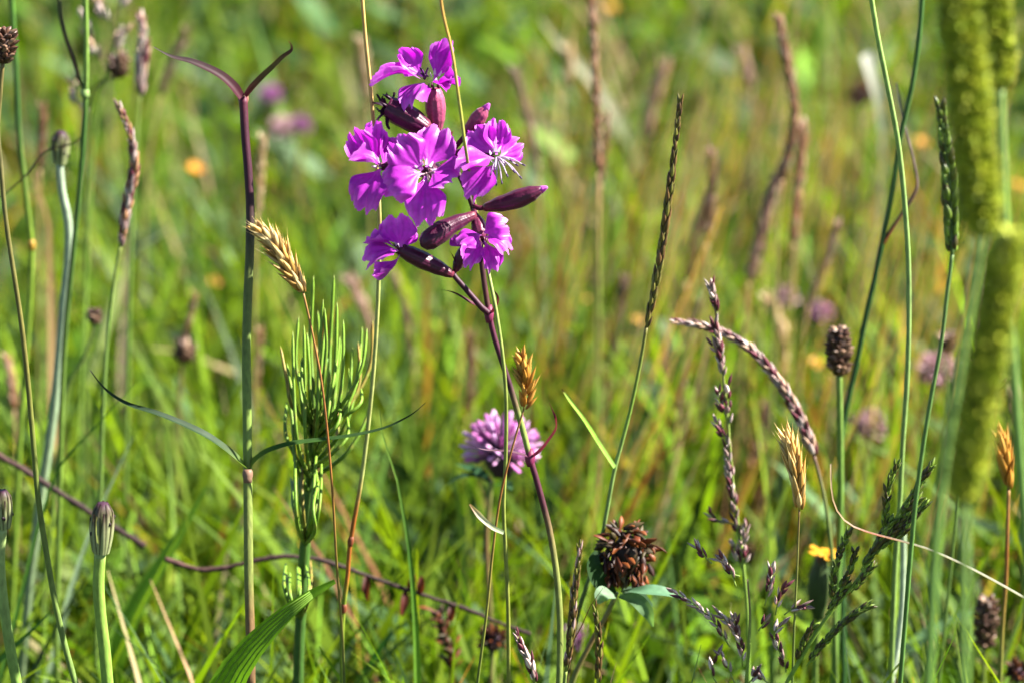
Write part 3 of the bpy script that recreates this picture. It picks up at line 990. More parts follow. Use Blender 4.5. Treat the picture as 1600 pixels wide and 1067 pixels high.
def build_catchfly():
    d = DF
    main_px = [(683, 204), (690, 226), (706, 252), (722, 284), (738, 322), (748, 370), (755, 430), (764, 489), (772, 525), (783, 560), (796, 600), (808, 640), (818, 675), (828, 714), (838, 748), (848, 785), (858, 825), (866, 870), (872, 920), (875, 970), (875, 1020), (874, 1067)]
    # depth held near the flower plane: the stem leans very slightly towards the lens
    cv = to_ground(spline([P(x, y, d + max(0, y - 330) * 2.0e-5) for x, y in main_px], 6))
    b = base_of(cv)
    t = thing('purple_catchfly', 'sharp purple flower cluster with dark buds on a wiry maroon and green stem', 'wildflower', b)

    def dd(y):
        return d + max(0, y - 330) * 2.0e-5
    nseg = len(cv) - 1
    yy = [533.5 - ((p - CAM).dot(UP)) / (K * (p - CAM).dot(FWD)) for p in cv]
    stops = [(180, H('#4d1230', .55)), (420, H('#5a2a30', .55)), (470, H('#6a3a34', .55)), (500, H('#6b1c40', .55)), (600, H('#4f1832', .55)), (635, H('#6a5a36', .9)), (650, H('#7f9440', .9)), (695, H('#839a46', .9)), (712, H('#8a2a52', .55)), (740, H('#5f1a38', .55)),
             (790, H('#5c2432', .55)), (830, H('#77663c', .9)), (890, H('#7d8440', .9)), (1100, H('#74863c', .9))]
    yr = ramp(stops)
    m = MB()
    m.tube(cv, lambda q: px(d, 4.0 + 1.5 * q), lambda q: yr(yy[min(nseg, int(q * nseg + .5))]), 12)
    # the swollen joints
    for (x, y, r) in ((764, 490, 8.0), (828, 714, 8.5)):
        c0 = P(x, y, dd(y))
        m.tube([c0 + UP * px(d, 14), c0 + UP * px(d, 5), c0, c0 - UP * px(d, 7), c0 - UP * px(d, 15)], lambda q: px(d, 4.6 + (r - 4.6) * math.sin(q * math.pi)), H('#8a2a55', .6), 12)
    m.build('stem', M_STEM, t)
    # side stalk with the lower left flower
    pts = [(764, 490), (752, 480), (740, 466), (726, 450), (712, 434), (706, 424)]
    MB().tube(spline([P(x, y, d) for x, y in pts], 5), lambda q: px(d, 5.0 - 1.0 * q), ramp([(0, H('#5a1534', .55)), (1, H('#4a1630', .55))]), 10).build('side_stalk', M_STEM, t)

    def bract(pts, wpx, nrm, name='bract', c0=H('#6a1c3c', .9), c1=H('#4a1a2a', .9), tipc=None, fold=.35):
        p = spline([P(q[0], q[1], dd(q[1])) + TOCAM * (q[2] if len(q) > 2 else 0) / 1000 for q in pts], 6)
        MB().blade(p, lambda z: px(d, wpx) * max(.10, (1 - z ** 1.6)) * min(1, .6 + z * 4), camv(*nrm), ramp([(0, c0), (.75, c1), (1, tipc or c1)]), fold).build(name, M_LEAF, t)
    bract([(750, 480, 1), (736, 474, 2), (720, 464, 2), (706, 457, 2), (690, 453, 1)], 10, (.3, .8, .5))
    bract([(768, 489, 1), (775, 482, 2), (779, 472, 3), (777, 462, 3), (768, 450, 2)], 9, (-.6, .5, .6))
    bract([(827, 714, 1), (812, 709, 2), (794, 704, 3), (772, 703, 3), (750, 700, 4), (728, 690, 5)], 9, (.1, .9, .5), 'leaf', H('#5a2040', .9), H('#7a5a6a', .9), H('#9a6a6a', .9))
    bract([(832, 713, 1), (846, 702, 2), (858, 686, 3), (869, 668, 4), (868, 652, 5), (863, 640, 4), (858, 628, 3)], 9, (-.5, .6, .6), 'leaf', H('#8a2a55', .9), H('#5a2030', .9), H('#8a5a40', .9))
    bract([(710, 425, 2), (712, 412, 3), (708, 402, 3), (704, 394, 3)], 6, (.8, .2, .6))
    bract([(700, 222, 3), (704, 214, 4), (708, 208, 5)], 10, (.2, .2, .9), c0=H('#56122f', .9), c1=H('#6a1c3c', .9))
    bract([(742, 338, 2), (738, 330, 2), (732, 327, 1)], 6, (.3, .6, .6))

    def pedicel(pts, r=4.0):
        return MB().tube(spline([P(q[0], q[1], d) + TOCAM * q[2] / 1000 for q in pts], 5), lambda z: px(d, r), H('#5a1534', .9), 9)

    def flower(label, ped, cal, pets, stam=None, calr=13, pale=0.0, bow=(0, 0)):
        f = floral(t, 'flower', label, b)
        if ped:
            pedicel(ped).build('pedicel', M_STEM, f)
        if cal:
            cm, cc = calyx_mesh(cal[0], cal[1], calr, d, pale, bow=bow)
            teeth(cm, cc, calr * .5, d)
            cm.build('calyx', M_CALYX, f)
        for k, a in enumerate(pets):
            kw = dict(a[4]) if len(a) > 4 else {}
            petal(a[0], a[1], a[2] * 1.1, a[3], seed=hash((a[0][0], a[1][1])) % 999, d=d, **kw).build('petal', M_PETAL, f)
        if stam:
            stam(f)
        return f

    def corona(f, c, z, n, R, L, nrm, colr=H('#ead4ee')):
        """The little pale scales round the throat."""
        nn = camv(*nrm)
        A = nn.orthogonal().normalized()
        B = nn.cross(A)
        C0 = P(c[0], c[1], d) + TOCAM * z / 1000
        r = random.Random(int(c[0]))
        for k in range(n):
            a = 6.283 * (k + r.uniform(-.2, .2)) / n
            q = A * math.cos(a) + B * math.sin(a)
            p0 = C0 + q * px(d, R)
            p1 = p0 + nn * px(d, L) + q * px(d, L * .5)
            MB().blade([p0, p0.lerp(p1, .5) + q * px(d, 1), p1], lambda t_: px(d, 5 * (1 - .7 * t_)), q, colr, .2).build('scale', M_FLORET, f)

    def stamens(f, c, z, ends, col=H('#e6cfe8'), anth=H('#5a3a6a'), r=1.0):
        for e in ends:
            p0 = P(c[0], c[1], d) + TOCAM * z / 1000
            p2 = P(e[0], e[1], d) + TOCAM * (z + e[2]) / 1000
            md = p0.lerp(p2, .55) + camv(.1, .5, .6) * (p2 - p0).length * .12
            q = spline([p0, md, p2], 4)
            mm = MB().tube(q, lambda z_: px(d, r * (1.3 - .5 * z_)), col, 5)
            T = (q[-1] - q[-2]).normalized()
            mm.tube([p2 - T * px(d, 1.5), p2, p2 + T * px(d, 4), p2 + T * px(d, 5.5)], lambda z_: px(d, 2.0) * (1 - .75 * abs(z_ * 2 - 1)), anth, 5)
            mm.build('stamen', M_FLORET, f)

    # topmost flower, on its upright pink calyx
    def st_top(f):
        r = random.Random(4)
        stamens(f, (664, 126), 4, [(664 + r.uniform(-7, 7), 121 + r.uniform(-9, 6), r.uniform(2, 5)) for _ in range(9)], col=H('#6a2a7a'), anth=H('#2c1030'), r=1.6)
        corona(f, (682, 124), 4.5, 5, 6, 9, (.2, .6, .7))
    flower('topmost flower with ragged petals on an upright pinkish calyx', None, ((683, 206, 0), (679, 140, 3)),
           [((661, 122, 3), (628, 84, 7), 44, (-.15, .45, .85), dict(curl=-.12, cup=.45)), ((659, 127, 4), (588, 118, 10), 26, (-.1, .75, .6), dict(curl=.10, cup=.3, ruffle=.08)),
            ((664, 132, 4), (638, 173, 10), 52, (-.35, .45, .75), dict(curl=.15, cup=-.1)), ((678, 128, 3), (703, 64, 5), 38, (-.25, .1, .9), dict(curl=-.1, cup=.3)),
            ((676, 131, 4), (714, 118, 8), 26, (.15, .85, .5), dict(curl=-.15, cup=.5)), ((680, 132, 4), (702, 145, 9), 26, (.3, .5, .7), dict(curl=.1))], st_top, 15.5, .85)

    # withered flower
    f = floral(t, 'withered_flower', 'withered flower with a dark purple calyx and shrivelled petals', b)
    cm, cc = calyx_mesh((672, 206, 4), (606, 168, 5), 19, d, 0.0, prof=((0, .45), (.12, .7), (.4, .95), (.75, 1.0), (1, .8)), ridge=.07)
    teeth(cm, cc, 14, d, 6, 14, H('#35102a'))
    cm.build('calyx', M_CALYX, f)
    r = random.Random(12)
    for k, (e, z) in enumerate([((592, 150), 6), ((584, 166), 7), ((600, 156), 5), ((590, 192), 8), ((612, 205), 8), ((596, 182), 6), ((604, 150), 3), ((616, 146), 3)]):
        p0 = P(608 + r.uniform(-4, 6), 168 + r.uniform(-10, 14), d) + TOCAM * .005
        p1 = P(e[0], e[1], d) + TOCAM * z / 1000
        pm = p0.lerp(p1, .5) + camv(r.uniform(-1, 1), r.uniform(-1, 1), .3) * px(d, 5)
        MB().blade(spline([p0, pm, p1], 6), lambda q: px(d, 4 + 8 * q * (1.15 - q)), camv(r.uniform(-.6, .6), .4, .7), ramp([(0, H('#4a1c48')), (1, H('#2a0f2c'))]), .8, twist=r.uniform(-2.5, 2.5)).build('shrivelled_petal', M_LEAF, f)

    # left flower
    def st_left(f):
        corona(f, (594, 262), 9, 4, 4, 8, (-.5, .2, .8))
    flower('flower on the left turned half away, seen from the side', None, ((662, 256, 2), (600, 264, 7), ),
           [((593, 260, 8), (551, 208, 9), 46, (-.35, .15, .9), dict(curl=.15, cup=.35, ruffle=.09)), ((594, 258, 7), (590, 192, 8), 36, (.6, .2, .75), dict(curl=-.12, cup=.4, ruffle=.07)),
            ((598, 266, 9), (558, 246, 13), 40, (.15, .8, .55), dict(curl=.18, cup=.3, ruffle=.10)), ((597, 268, 9), (565, 330, 12), 58, (-.2, .35, .9), dict(curl=.12, cup=.1, ruffle=.05)),
            ((600, 264, 6), (598, 210, 3), 26, (.7, .1, .7), dict(curl=.1))], st_left, 9)

    # big middle flower
    def st_mid(f):
        r = random.Random(9)
        stamens(f, (668, 276), 10, [(668 + r.uniform(-22, 14), 288 + r.uniform(-14, 12), r.uniform(0, 3)) for _ in range(9)], col=H('#d8b4bc'), anth=H('#c9a0a8'))
        corona(f, (667, 272), 10, 10, 10, 15, (0, .1, 1))
        C0 = P(668, 273, d) + TOCAM * .0085
        MB().tube([C0 - TOCAM * .004, C0 - TOCAM * .002, C0], lambda q: px(d, 6 + 5 * q), H('#7a2a2e', .9), 12).build('throat', M_CALYX, f)
    flower('big open flower in the middle facing the viewer', [(706, 252, 0), (690, 262, 2), (676, 270, 4)], ((686, 262, 1), (669, 273, 9)),
           [((662, 270, 10), (617, 222, 12), 62, (-.15, .10, 1), dict(curl=.10, cup=-.12, ruffle=.045)), ((669, 266, 10), (692, 202, 11), 62, (.15, .25, 1), dict(curl=-.12, cup=.22, ruffle=.06)),
            ((661, 275, 11), (601, 296, 14), 66, (-.25, .25, .9), dict(curl=.12, cup=-.1, ruffle=.03, notch=.06)), ((668, 280, 11), (665, 353, 14), 60, (0, .35, .95), dict(curl=.10, cup=.1, ruffle=.05)),
            ((677, 273, 11), (713, 286, 14), 66, (.42, .30, .85), dict(curl=.10, cup=.3, ruffle=.09))], st_mid, 11)

    # right flower with long pale stamens
    def st_right(f):
        stamens(f, (776, 250), 9, [(806, 262, 3), (816, 262, 3), (792, 278, 4), (784, 288, 4), (776, 290, 3), (802, 272, 4), (812, 281, 4), (788, 262, 5), (797, 256, 4), (768, 276, 4), (774, 268, 5)], r=1.15)
        corona(f, (776, 250), 9, 9, 9, 13, (.25, .2, .9))
    flower('flower on the right with long white stamens', [(712, 262, 0), (730, 258, 2), (748, 253, 4)], ((702, 242, 4), (766, 243, 6)),
           [((776, 246, 9), (779, 186, 8), 40, (.1, .1, 1), dict(curl=-.12, cup=.35, ruffle=.09)), ((782, 249, 8), (818, 222, 6), 42, (.5, .1, .85), dict(curl=-.1, cup=.4, ruffle=.10)),
            ((772, 252, 10), (715, 266, 15), 46, (.1, .75, .65), dict(curl=.12, cup=.25, ruffle=.09)), ((774, 262, 10), (733, 316, 13), 50, (-.25, .35, .9), dict(curl=.12, cup=.2, ruffle=.07)),
            ((769, 244, 7), (737, 203, 7), 50, (-.2, .25, .95), dict(curl=.12, cup=.2, ruffle=.05))], st_right, 9)

    # lower left flower
    def st_ll(f):
        corona(f, (622, 390), 8, 4, 5, 7, (-.6, .3, .6))
    flower('lowest flower on the left, its dark ribbed calyx seen from the side', None, ((708, 430, 1), (622, 389, 5)),
           [((628, 388, 6), (620, 336, 8), 56, (-.1, .2, 1), dict(curl=.12, cup=.1, ruffle=.05)), ((622, 391, 6), (570, 381, 9), 26, (-.2, .8, .5), dict(curl=.15, cup=.3)),
            ((624, 393, 7), (573, 407, 11), 48, (.2, .8, .6), dict(curl=.15, cup=.25, ruffle=.07)), ((626, 400, 6), (584, 433, 8), 20, (.3, .7, .3), dict(curl=-.2, cup=.4, tint=.85)),
            ((630, 390, 5), (644, 352, 3), 30, (.2, .1, .95), dict(curl=.1))], st_ll, 13.5)

    # lower right flower, nodding away
    def st_lr(f):
        stamens(f, (756, 378), 5, [(752, 398, 1), (760, 402, 1), (766, 394, 2)], col=H('#6a2a7a'), anth=H('#2c1030'))
    flower('nodding flower under the right bud, turned away', [(744, 336, 1), (749, 346, 2)], ((744, 338, 2), (753, 374, 4)),
           [((752, 368, 5), (716, 384, 7), 44, (-.5, .3, .8), dict(curl=.15, cup=-.3, tint=.9)), ((757, 366, 7), (792, 350, 9), 46, (.6, .45, .65), dict(curl=.15, cup=-.15, ruffle=.08)),
            ((758, 372, 7), (800, 388, 9), 46, (.55, .5, .65), dict(curl=.18, cup=.2, ruffle=.08)), ((758, 380, 6), (772, 428, 8), 36, (.4, .1, .9), dict(curl=.15, cup=.2, ruffle=.08)),
            ((752, 380, 6), (730, 417, 9), 34, (-.1, .4, .9), dict(curl=.15, cup=.35))], st_lr, 12, .3)
    # small half open flower behind
    flower('half open flower tucked behind the side stalk', [(708, 428, -1), (712, 420, 0)], ((711, 424, 0), (728, 386, 2)),
           [((726, 388, 2), (716, 364, 3), 36, (-.2, .1, .95), dict(curl=.1, cup=-.2, tint=.9)), ((728, 386, 1), (744, 366, 2), 30, (.3, .1, .95), dict(curl=.1, cup=-.2, tint=.9))], None, 10)

    def bud(label, base, tip, r, pale=0.0, ped=None, bow=(0, 0), mouth=True, prof=((0, .35), (.08, .55), (.3, .85), (.6, 1.0), (.8, .85), (.93, .55), (1, .22))):
        f = floral(t, 'bud', label, b)
        if ped:
            pedicel(ped).build('pedicel', M_STEM, f)
        cm, cc = calyx_mesh(base, tip, r, d, pale, prof, bow=bow)
        cm.build('calyx', M_CALYX, f)
        if mouth:
            E, T = cc[-1], (cc[-1] - cc[-3]).normalized()
            MB().tube([E - T * px(d, 3), E + T * px(d, 2), E + T * px(d, 6), E + T * px(d, 9)], lambda q: px(d, 5.5) * (1 - q * .75), H('#c864c8'), 8, ridges=4, ridge=.2).build('petal_tip', M_PETAL, f)
        return f
    bud('dark purple bud pointing right', (756, 326, 2), (847, 298, 6), 14.5, .05, [(740, 322, 1), (748, 326, 2), (758, 325, 2)], (0, -3))
    bud('plump dark purple bud pointing down to the left', (743, 336, 3), (660, 386, 8), 17, 0.0, [(741, 328, 1), (743, 334, 3)], (-1, 4), mouth=False, prof=((0, .3), (.08, .45), (.35, .72), (.65, 1.0), (.85, .95), (.95, .66), (1, .2)))
    bud('pinkish bud at the upper right, lit by the sun', (726, 214, 0), (760, 171, 4), 12.5, .7, [(700, 244, 0), (712, 230, 0), (727, 212, 0)])


build_catchfly()


def build_bare_catchfly():
    d, py0 = .700, 500
    f = lambda pts, n=6: spline([P(q[0], q[1], d + (q[1] - 300) * 1.2e-5) + TOCAM * (q[2] if len(q) > 2 else 0) / 1000 for q in pts], n)
    cv = to_ground(f([(380, 152), (383, 210), (388, 270), (391, 330), (390, 400), (387, 470), (385, 550), (386, 640), (387, 735), (388, 830), (389, 910), (391, 990), (392, 1067)]))
    t = thing('bare_catchfly', 'bare maroon and green flower stem with two forking leaves at its broken top', 'wildflower', base_of(cv))
    stem_tube(cv, px(d, 6.6), px(d, 7.5), ramp([(0, H('#6a2038', .6)), (.06, H('#5a1a34', .5)), (.2, H('#4f1630', .5)), (.27, H('#4a3a30', .6)), (.34, H('#55602e', .9)), (.5, H('#6d8438', .9)), (.62, H('#77903c', .9)), (.72, H('#7a8440', .9)), (.80, H('#77803c', .85)), (.87, H('#8a6a44', .7)), (1, H('#7a5a3a', .7))]), 12).build('stem', M_STEM, t)
    for (x, y, c, r) in ((380, 156, H('#9a6a58', .8), 8.6), (387, 742, H('#8a6a54', .8), 8.4)):
        p = P(x, y, d)
        MB().tube([p + UP * px(d, 9), p + UP * px(d, 5), p, p - UP * px(d, 5), p - UP * px(d, 12)], lambda q: px(d, 6.5 + (r - 6.5) * math.sin(min(1, q * 1.2) * math.pi)), c, 12).build('node', M_STEM, t)

    def leaf(pts, wpx, nrm, cols, fold=.45, twist=0):
        MB().blade(f(pts, 7), lambda q: px(d, wpx) * max(.12, (1 - q ** 2.2)) * min(1, .75 + q * 2), camv(*nrm), ramp(cols), fold, twist=twist).build('leaf', M_LEAF, t)
    leaf([(377, 154, 1), (364, 137, 2), (347, 122, 3), (325, 110, 4), (300, 100, 5), (272, 93, 6), (246, 79, 7)], 19, (.2, .6, .75), [(0, H('#6a2038', .5)), (.35, H('#5a2a34', .45)), (1, H('#5a4a4c', .5))])
    leaf([(385, 152, 1), (396, 138, 1), (412, 121, 1), (428, 106, 1), (443, 92, 2), (456, 82, 2), (457, 74, 2), (452, 66, 2)], 13, (-.45, .35, .8), [(0, H('#6a2034', .9)), (.4, H('#6a5a30', .9)), (.75, H('#5a3030', .9)), (1, H('#a07a50', .9))], .5)
    leaf([(383, 730, 1), (372, 718, 3), (352, 700, 5), (325, 680, 7), (290, 662, 8), (250, 645, 9), (205, 630, 9), (172, 608, 8), (147, 578, 7)], 20, (.25, .8, .5), [(0, H('#7d9448', .8)), (.3, H('#46663a', .5)), (.8, H('#3c5a3a', .45)), (1, H('#4a4a36', .5))], .5)
    leaf([(391, 733, 1), (400, 720, 1), (420, 706, 1), (455, 695, 0), (500, 689, -1), (550, 682, -2), (600, 670, -4), (640, 650, -5), (664, 630, -6)], 17, (-.1, .85, .4), [(0, H('#88a04c', .8)), (.3, H('#4f7a30', .6)), (.8, H('#2f4f26', .5)), (1, H('#28402a', .5))], .5)


build_bare_catchfly()


# ------------------------------------------------------------------ horsetail
def build_horsetail():
    d, py0 = .735, 500
    ax = line([(508, 560), (500, 610), (494, 660), (488, 720), (482, 780), (477, 850), (472, 930), (468, 1000), (466, 1067)], d, py0)
    cv = to_ground(ax)
    t = thing('horsetail', 'bright green bushy horsetail with upright jointed branches', 'horsetail', base_of(cv))
    m = MB().tube(cv, lambda q: px(d, 5.5 + 3.5 * min(1, q * 1.6)), ramp([(0, H('#527e26', .7)), (1, H('#44702a', .65))]), 12, ridges=6, ridge=.08)
    m.build('stem', M_STEM, t)
    tips = [(436, 528, 840), (458, 490, 800), (486, 428, 740), (505, 478, 720), (527, 418, 700), (544, 487, 700), (574, 500, 730), (586, 512, 760), (511, 526, 690), (531, 536, 720), (488, 500, 760), (497, 472, 700),
            (515, 486, 640), (446, 556, 860), (556, 522, 740), (566, 545, 770), (470, 530, 780), (480, 470, 770), (540, 560, 700), (520, 590, 720), (552, 575, 770), (504, 560, 700), (580, 560, 800), (455, 600, 850), (562, 600, 800), (473, 580, 800), (534, 620, 760), (545, 640, 800), (492, 530, 700), (520, 460, 690), (476, 520, 770), (558, 508, 720), (508, 510, 680), (538, 520, 720), (452, 640, 860), (524, 640, 740), (486, 560, 730), (570, 570, 760), (548, 530, 700)]
    for x in range(11):
        a = x / 11 * 6.283
        tips.append((481 + 25 * math.cos(a), 728 + 22 * math.sin(a * 2.3), 846))
    for x in range(7):
        a = x / 7 * 6.283 + .3
        tips.append((466 + 22 * math.cos(a), 880 + 10 * math.sin(a * 3), 965))
    rr = random.Random(5)
    for k, (x, y, yb) in enumerate(tips):
        sp = rr.uniform(.48, .74)
        if y < 700:
            yb = min(yb, 665 + (k * 7 % 6) * 21)
        # base on the axis at row yb
        i = min(range(len(ax)), key=lambda j: abs((533.5 - (ax[j] - CAM).dot(UP) / (K * (ax[j] - CAM).dot(FWD))) - yb))
        B = ax[i]
        z = rr.uniform(-14, 14)
        x += rr.uniform(-9, 9)
        y += rr.uniform(-14, 14)
        T = V(x, y, d, py0) + TOCAM * z / 1000
        xb = 800 + (B - CAM).dot(RIGHT) / (K * dep(B))
        out = P(x * sp + xb * (1 - sp), yb - (yb - y) * .26 + rr.uniform(-6, 6), d) + TOCAM * z * .8 / 1000
        out2 = P(x * .93 + xb * .07 + rr.uniform(-7, 7), yb - (yb - y) * .60, d) + TOCAM * z / 1000
        c = resample(spline([B, out, out2, T], 8), 34)
        segs = 5
        m = MB().tube(c, lambda q: px(d, 3.5) * (1 - .35 * q) * (1 if q < .95 else max(.15, 1 - (q - .95) * 17)) * (1 + .35 * max(0, 1 - abs(((q * segs) % 1) - .04) * 14)), lambda q: mixc(H('#42701a', .55), H('#7aa82e', .8) if k % 7 else H('#9a8a3a', .8), q) if (q * segs) % 1 > .10 else H('#8a9e3c', .65), 7, ridges=4, ridge=.08)
        m.build('branch', M_STEM, t)


build_horsetail()


# ------------------------------------------------------------------ closed flower buds on bare stalks
def composite_bud(label, top, bot, rpx, stem, d, scols, r0, r1, n=13, dark=1.0, group='closed flower buds on bare stalks', seed=1):
    py0 = bot[1]
    cv = to_ground(line(stem, d, py0))
    b = base_of(cv)
    t = thing('flower_bud', label, 'wildflower', b, group)
    stem_tube(cv, px(d, r0), px(d, r1), ramp(scols), 12).build('stem', M_STEM, t)
    B, T = V(*bot, d, py0), V(*top, d, py0)
    A = (T - B)
    L = A.length
    A.normalize()
    X = (RIGHT - A * RIGHT.dot(A)).normalized()
    Y = A.cross(X)
    prof = lambda q: px(d, rpx) * (.62 + .38 * math.sin(min(1, q * 1.25 + .1) * math.pi * .62)) * (1 if q < .75 else 1 - .45 * ((q - .75) / .25) ** 2)
    core = [B + A * (L * q) for q in np.linspace(0, 1, 9)]
    MB().tube(core, lambda q: prof(q) * .88, ramp([(0, H('#7a8a4a', .8)), (.8, H('#6a6a44', .8)), (1, H('#4a2a3c', .8))]), 14).build('core', M_STEM, t)
    r = random.Random(seed)
    for k in range(n):
        a = 6.283 * k / n + r.uniform(-.1, .1)
        rad = X * math.cos(a) + Y * math.sin(a)
        row = k % 2
        top_q = 1.02 if not row else .80 + r.uniform(-.1, .1)
        pts = [B + A * (L * q) + rad * (prof(q) * (1.0 + .05 * row)) for q in np.linspace(0.0, top_q, 7)]
        MB().blade(pts, lambda q: px(d, rpx * .50) * (1 - q ** 3 * .75), rad, ramp([(0, H('#b4c084', .95)), (.6, H('#b0b484', .95)), (.85, H('#7a6a5a', .85)), (1, H('#4a2438', .8))]), -.35, edge=H('#56503c', .7)).build('bract', M_LEAF, t)
    for k in range(5):
        a = r.uniform(0, 6.283)
        q = r.uniform(.25, .8)
        rad = X * math.cos(a) + Y * math.sin(a)
        p = B + A * (L * q) + rad * prof(q) * 1.0
        MB().tube([p - A * px(d, 3), p, p + A * px(d, 3)], lambda z: px(d, 1.9) * (.6 + .4 * math.sin(z * math.pi)), H('#2a1620'), 6).build('speck', M_STEM, t)
    return t


composite_bud('sharp striped green bud with dark specks on a bright green stalk low at the left', (161, 786), (158, 862), 19, [(157, 862), (154, 910), (157, 960), (163, 1010), (168, 1067)], .690, [(0, H('#a3b872', .85)), (.06, H('#8fae4a', .85)), (1, H('#86ac44', .85))], 9.0, 9.4, 14, seed=3)
composite_bud('cropped striped bud at the left edge below the olive stem', (4, 766), (6, 824), 15, [(4, 824), (0, 870), (4, 930), (14, 1000), (26, 1067)], .712, [(0, H('#a3b872', .85)), (1, H('#7fa444', .85))], 7.5, 8.5, 11, seed=5)
composite_bud('blurred dark and cream bud on a pale blue green stalk', (96, 206), (93, 256), 15, [(93, 256), (97, 300), (106, 345), (107, 400), (100, 470), (92, 560), (84, 640), (74, 710), (62, 790), (48, 900)], .81, [(0, H('#a8b89a', .85)), (.5, H('#9ab08c', .85)), (1, H('#8aa070', .8))], 6, 8, 11, seed=7)


# seed heads: ribwort and the brown ones -------------------------------------------------------------
SCALE_BROWN = [husk(H('#6a4a34', 1.25), H('#3f2a22', 1.25), bend=.3, flat=.6, prof=((0, .5), (.3, 1), (.7, .9), (1, .2))), husk(H('#a08468', 1.25), H('#6a5040', 1.25), bend=.3, flat=.6, prof=((0, .5), (.3, 1), (.7, .9), (1, .2))),
               husk(H('#3a261e', 1.25), H('#54382a', 1.25), bend=.3, flat=.6, prof=((0, .5), (.3, 1), (.7, .9), (1, .2)))]
ME_SCALE = [mesh_of(t, 'brown_scale', M_SEED) for t in SCALE_BROWN]


def knob_head(label, top, bot, rpx, stem, d, n, scol, r0=3.6, r1=4.4, name='ribwort', cat='plantain', meshes=None, L=14, W=11, seed=1, group=None):
    py0 = bot[1]
    cv = to_ground(line(stem, d, py0))
    b = base_of(cv)
    t = thing(name, label, cat, b, group)
    stem_tube(cv, px(d, r0), px(d, r1), ramp(scol), 9).build('stem', M_STEM, t)
    ax = [V(*bot, d, py0), V(*top, d, py0)]
    ax = [ax[0].lerp(ax[1], q) for q in np.linspace(0, 1, 8)]
    pr = lambda q: px(d, rpx) * (.72 + .28 * math.sin(q * math.pi)) * min(1, .55 + (1 - q) * 3)
    core = MB().tube(ax, lambda q: pr(q) * .8, H('#4a3428', .8), 12).build('core', M_SEED, t)
    core['_o'] = tuple(b)
    spike(core, ax, n, px(d, L), px(d, W), .9, meshes or ME_SCALE, name='scale', core=lambda q: pr(q) * .62, seed=seed)
    return t


knob_head('round topped brown seed head on a smooth green stalk beside the dark slanting stem', (1311, 518), (1311, 584), 17, [(1311, 584), (1312, 640), (1313, 710), (1313, 790), (1310, 880), (1306, 980)], .79, 80, [(0, H('#7d9c44', .85)), (1, H('#5f8a34', .8))], 5.0, 5.6)
knob_head('small dark thistle like bud on a thin bent stalk left of the bare stem', (147, 486), (147, 506), 10, [(147, 506), (142, 530), (128, 565), (108, 600), (98, 660)], .86, 24, [(0, H('#6f7a44', .8)), (1, H('#6f8a3a', .8))], 2.4, 3, name='thistle_bud', cat='wildflower', L=9, W=8)
knob_head('cropped rough brown seed head high at the left edge', (6, 52), (4, 98), 17, [(4, 98), (0, 150), (-8, 260), (-14, 420), (-16, 600)], .700, 60, [(0, H('#77683a', .8)), (1, H('#6f7a3a', .8))], 3.6, 4.5, seed=4, L=17)
knob_head('blurred dark brown seed head under the forked leaf of the bare stem', (290, 540), (284, 566), 13, [(284, 566), (278, 620), (272, 700), (268, 800)], .98, 36, [(0, H('#6a5a3a', .8)), (1, H('#6f8a3a', .8))], 2.4, 3, seed=6)
knob_head('blurred dark brown seed head behind the pale panicle in the upper corner', (185, 90), (184, 122), 14, [(184, 122), (160, 128), (140, 160), (136, 260), (134, 400)], .93, 40, [(0, H('#5a4a32', .8)), (1, H('#6f8a3a', .8))], 2.6, 3, seed=8)
knob_head('blurred brown seed head low between thick green spike and edge', (1543, 938), (1538, 1010), 16, [(1538, 1010), (1536, 1060), (1534, 1120)], .83, 60, [(0, H('#6f7a3a', .8)), (1, H('#6f8a3a', .8))], 3, 4, seed=10)
knob_head('small blurred brown seed head by the green stem, left of the thick spike', (1480, 525), (1480, 552), 10, [(1480, 552), (1478, 620), (1474, 720), (1470, 820)], 1.0, 28, [(0, H('#6f7a3a', .8)), (1, H('#6f8a3a', .8))], 2.4, 3, seed=14)


# ------------------------------------------------------------------ clovers
def floret(c0, c1):
    return husk(c0, c1, sides=6, bend=.15, flat=.6, prof=((0, .35), (.3, .5), (.6, .62), (.8, .95), (.95, .7), (1, .15)))


ME_PINK = [mesh_of(floret(H('#e8a8d0', 1.3), H('#c468b4', 1.3)), 'clover_floret', M_FLORET), mesh_of(floret(H('#f8e0ec', 1.3), H('#dca4d0', 1.3)), 'clover_floret', M_FLORET), mesh_of(floret(H('#b880a8'), H('#8a4a8c')), 'clover_floret', M_FLORET), mesh_of(floret(H('#d4a8cc', 1.3), H('#e4b4e4', 1.3)), 'clover_floret', M_FLORET)]
RUSTY = [husk(H('#5a2c18', .55), H('#a8552a', .55), bend=.55, flat=.4, prof=((0, .3), (.3, .6), (.6, .9), (.85, .55), (1, .2))), husk(H('#8a4420', .55), H('#c07038', .55), bend=.7, flat=.3, prof=((0, .3), (.3, .6), (.6, .9), (.85, .55), (1, .2))),
         husk(H('#2e1a12', .55), H('#5a301e', .55), bend=.6, flat=.5, prof=((0, .3), (.3, .6), (.6, .9), (.85, .55), (1, .2))), husk(H('#3a2a1a', .55), H('#8a7a50', .55), bend=.4, flat=.4)]
ME_RUST = [mesh_of(t, 'withered_floret', M_FLORET) for t in RUSTY]


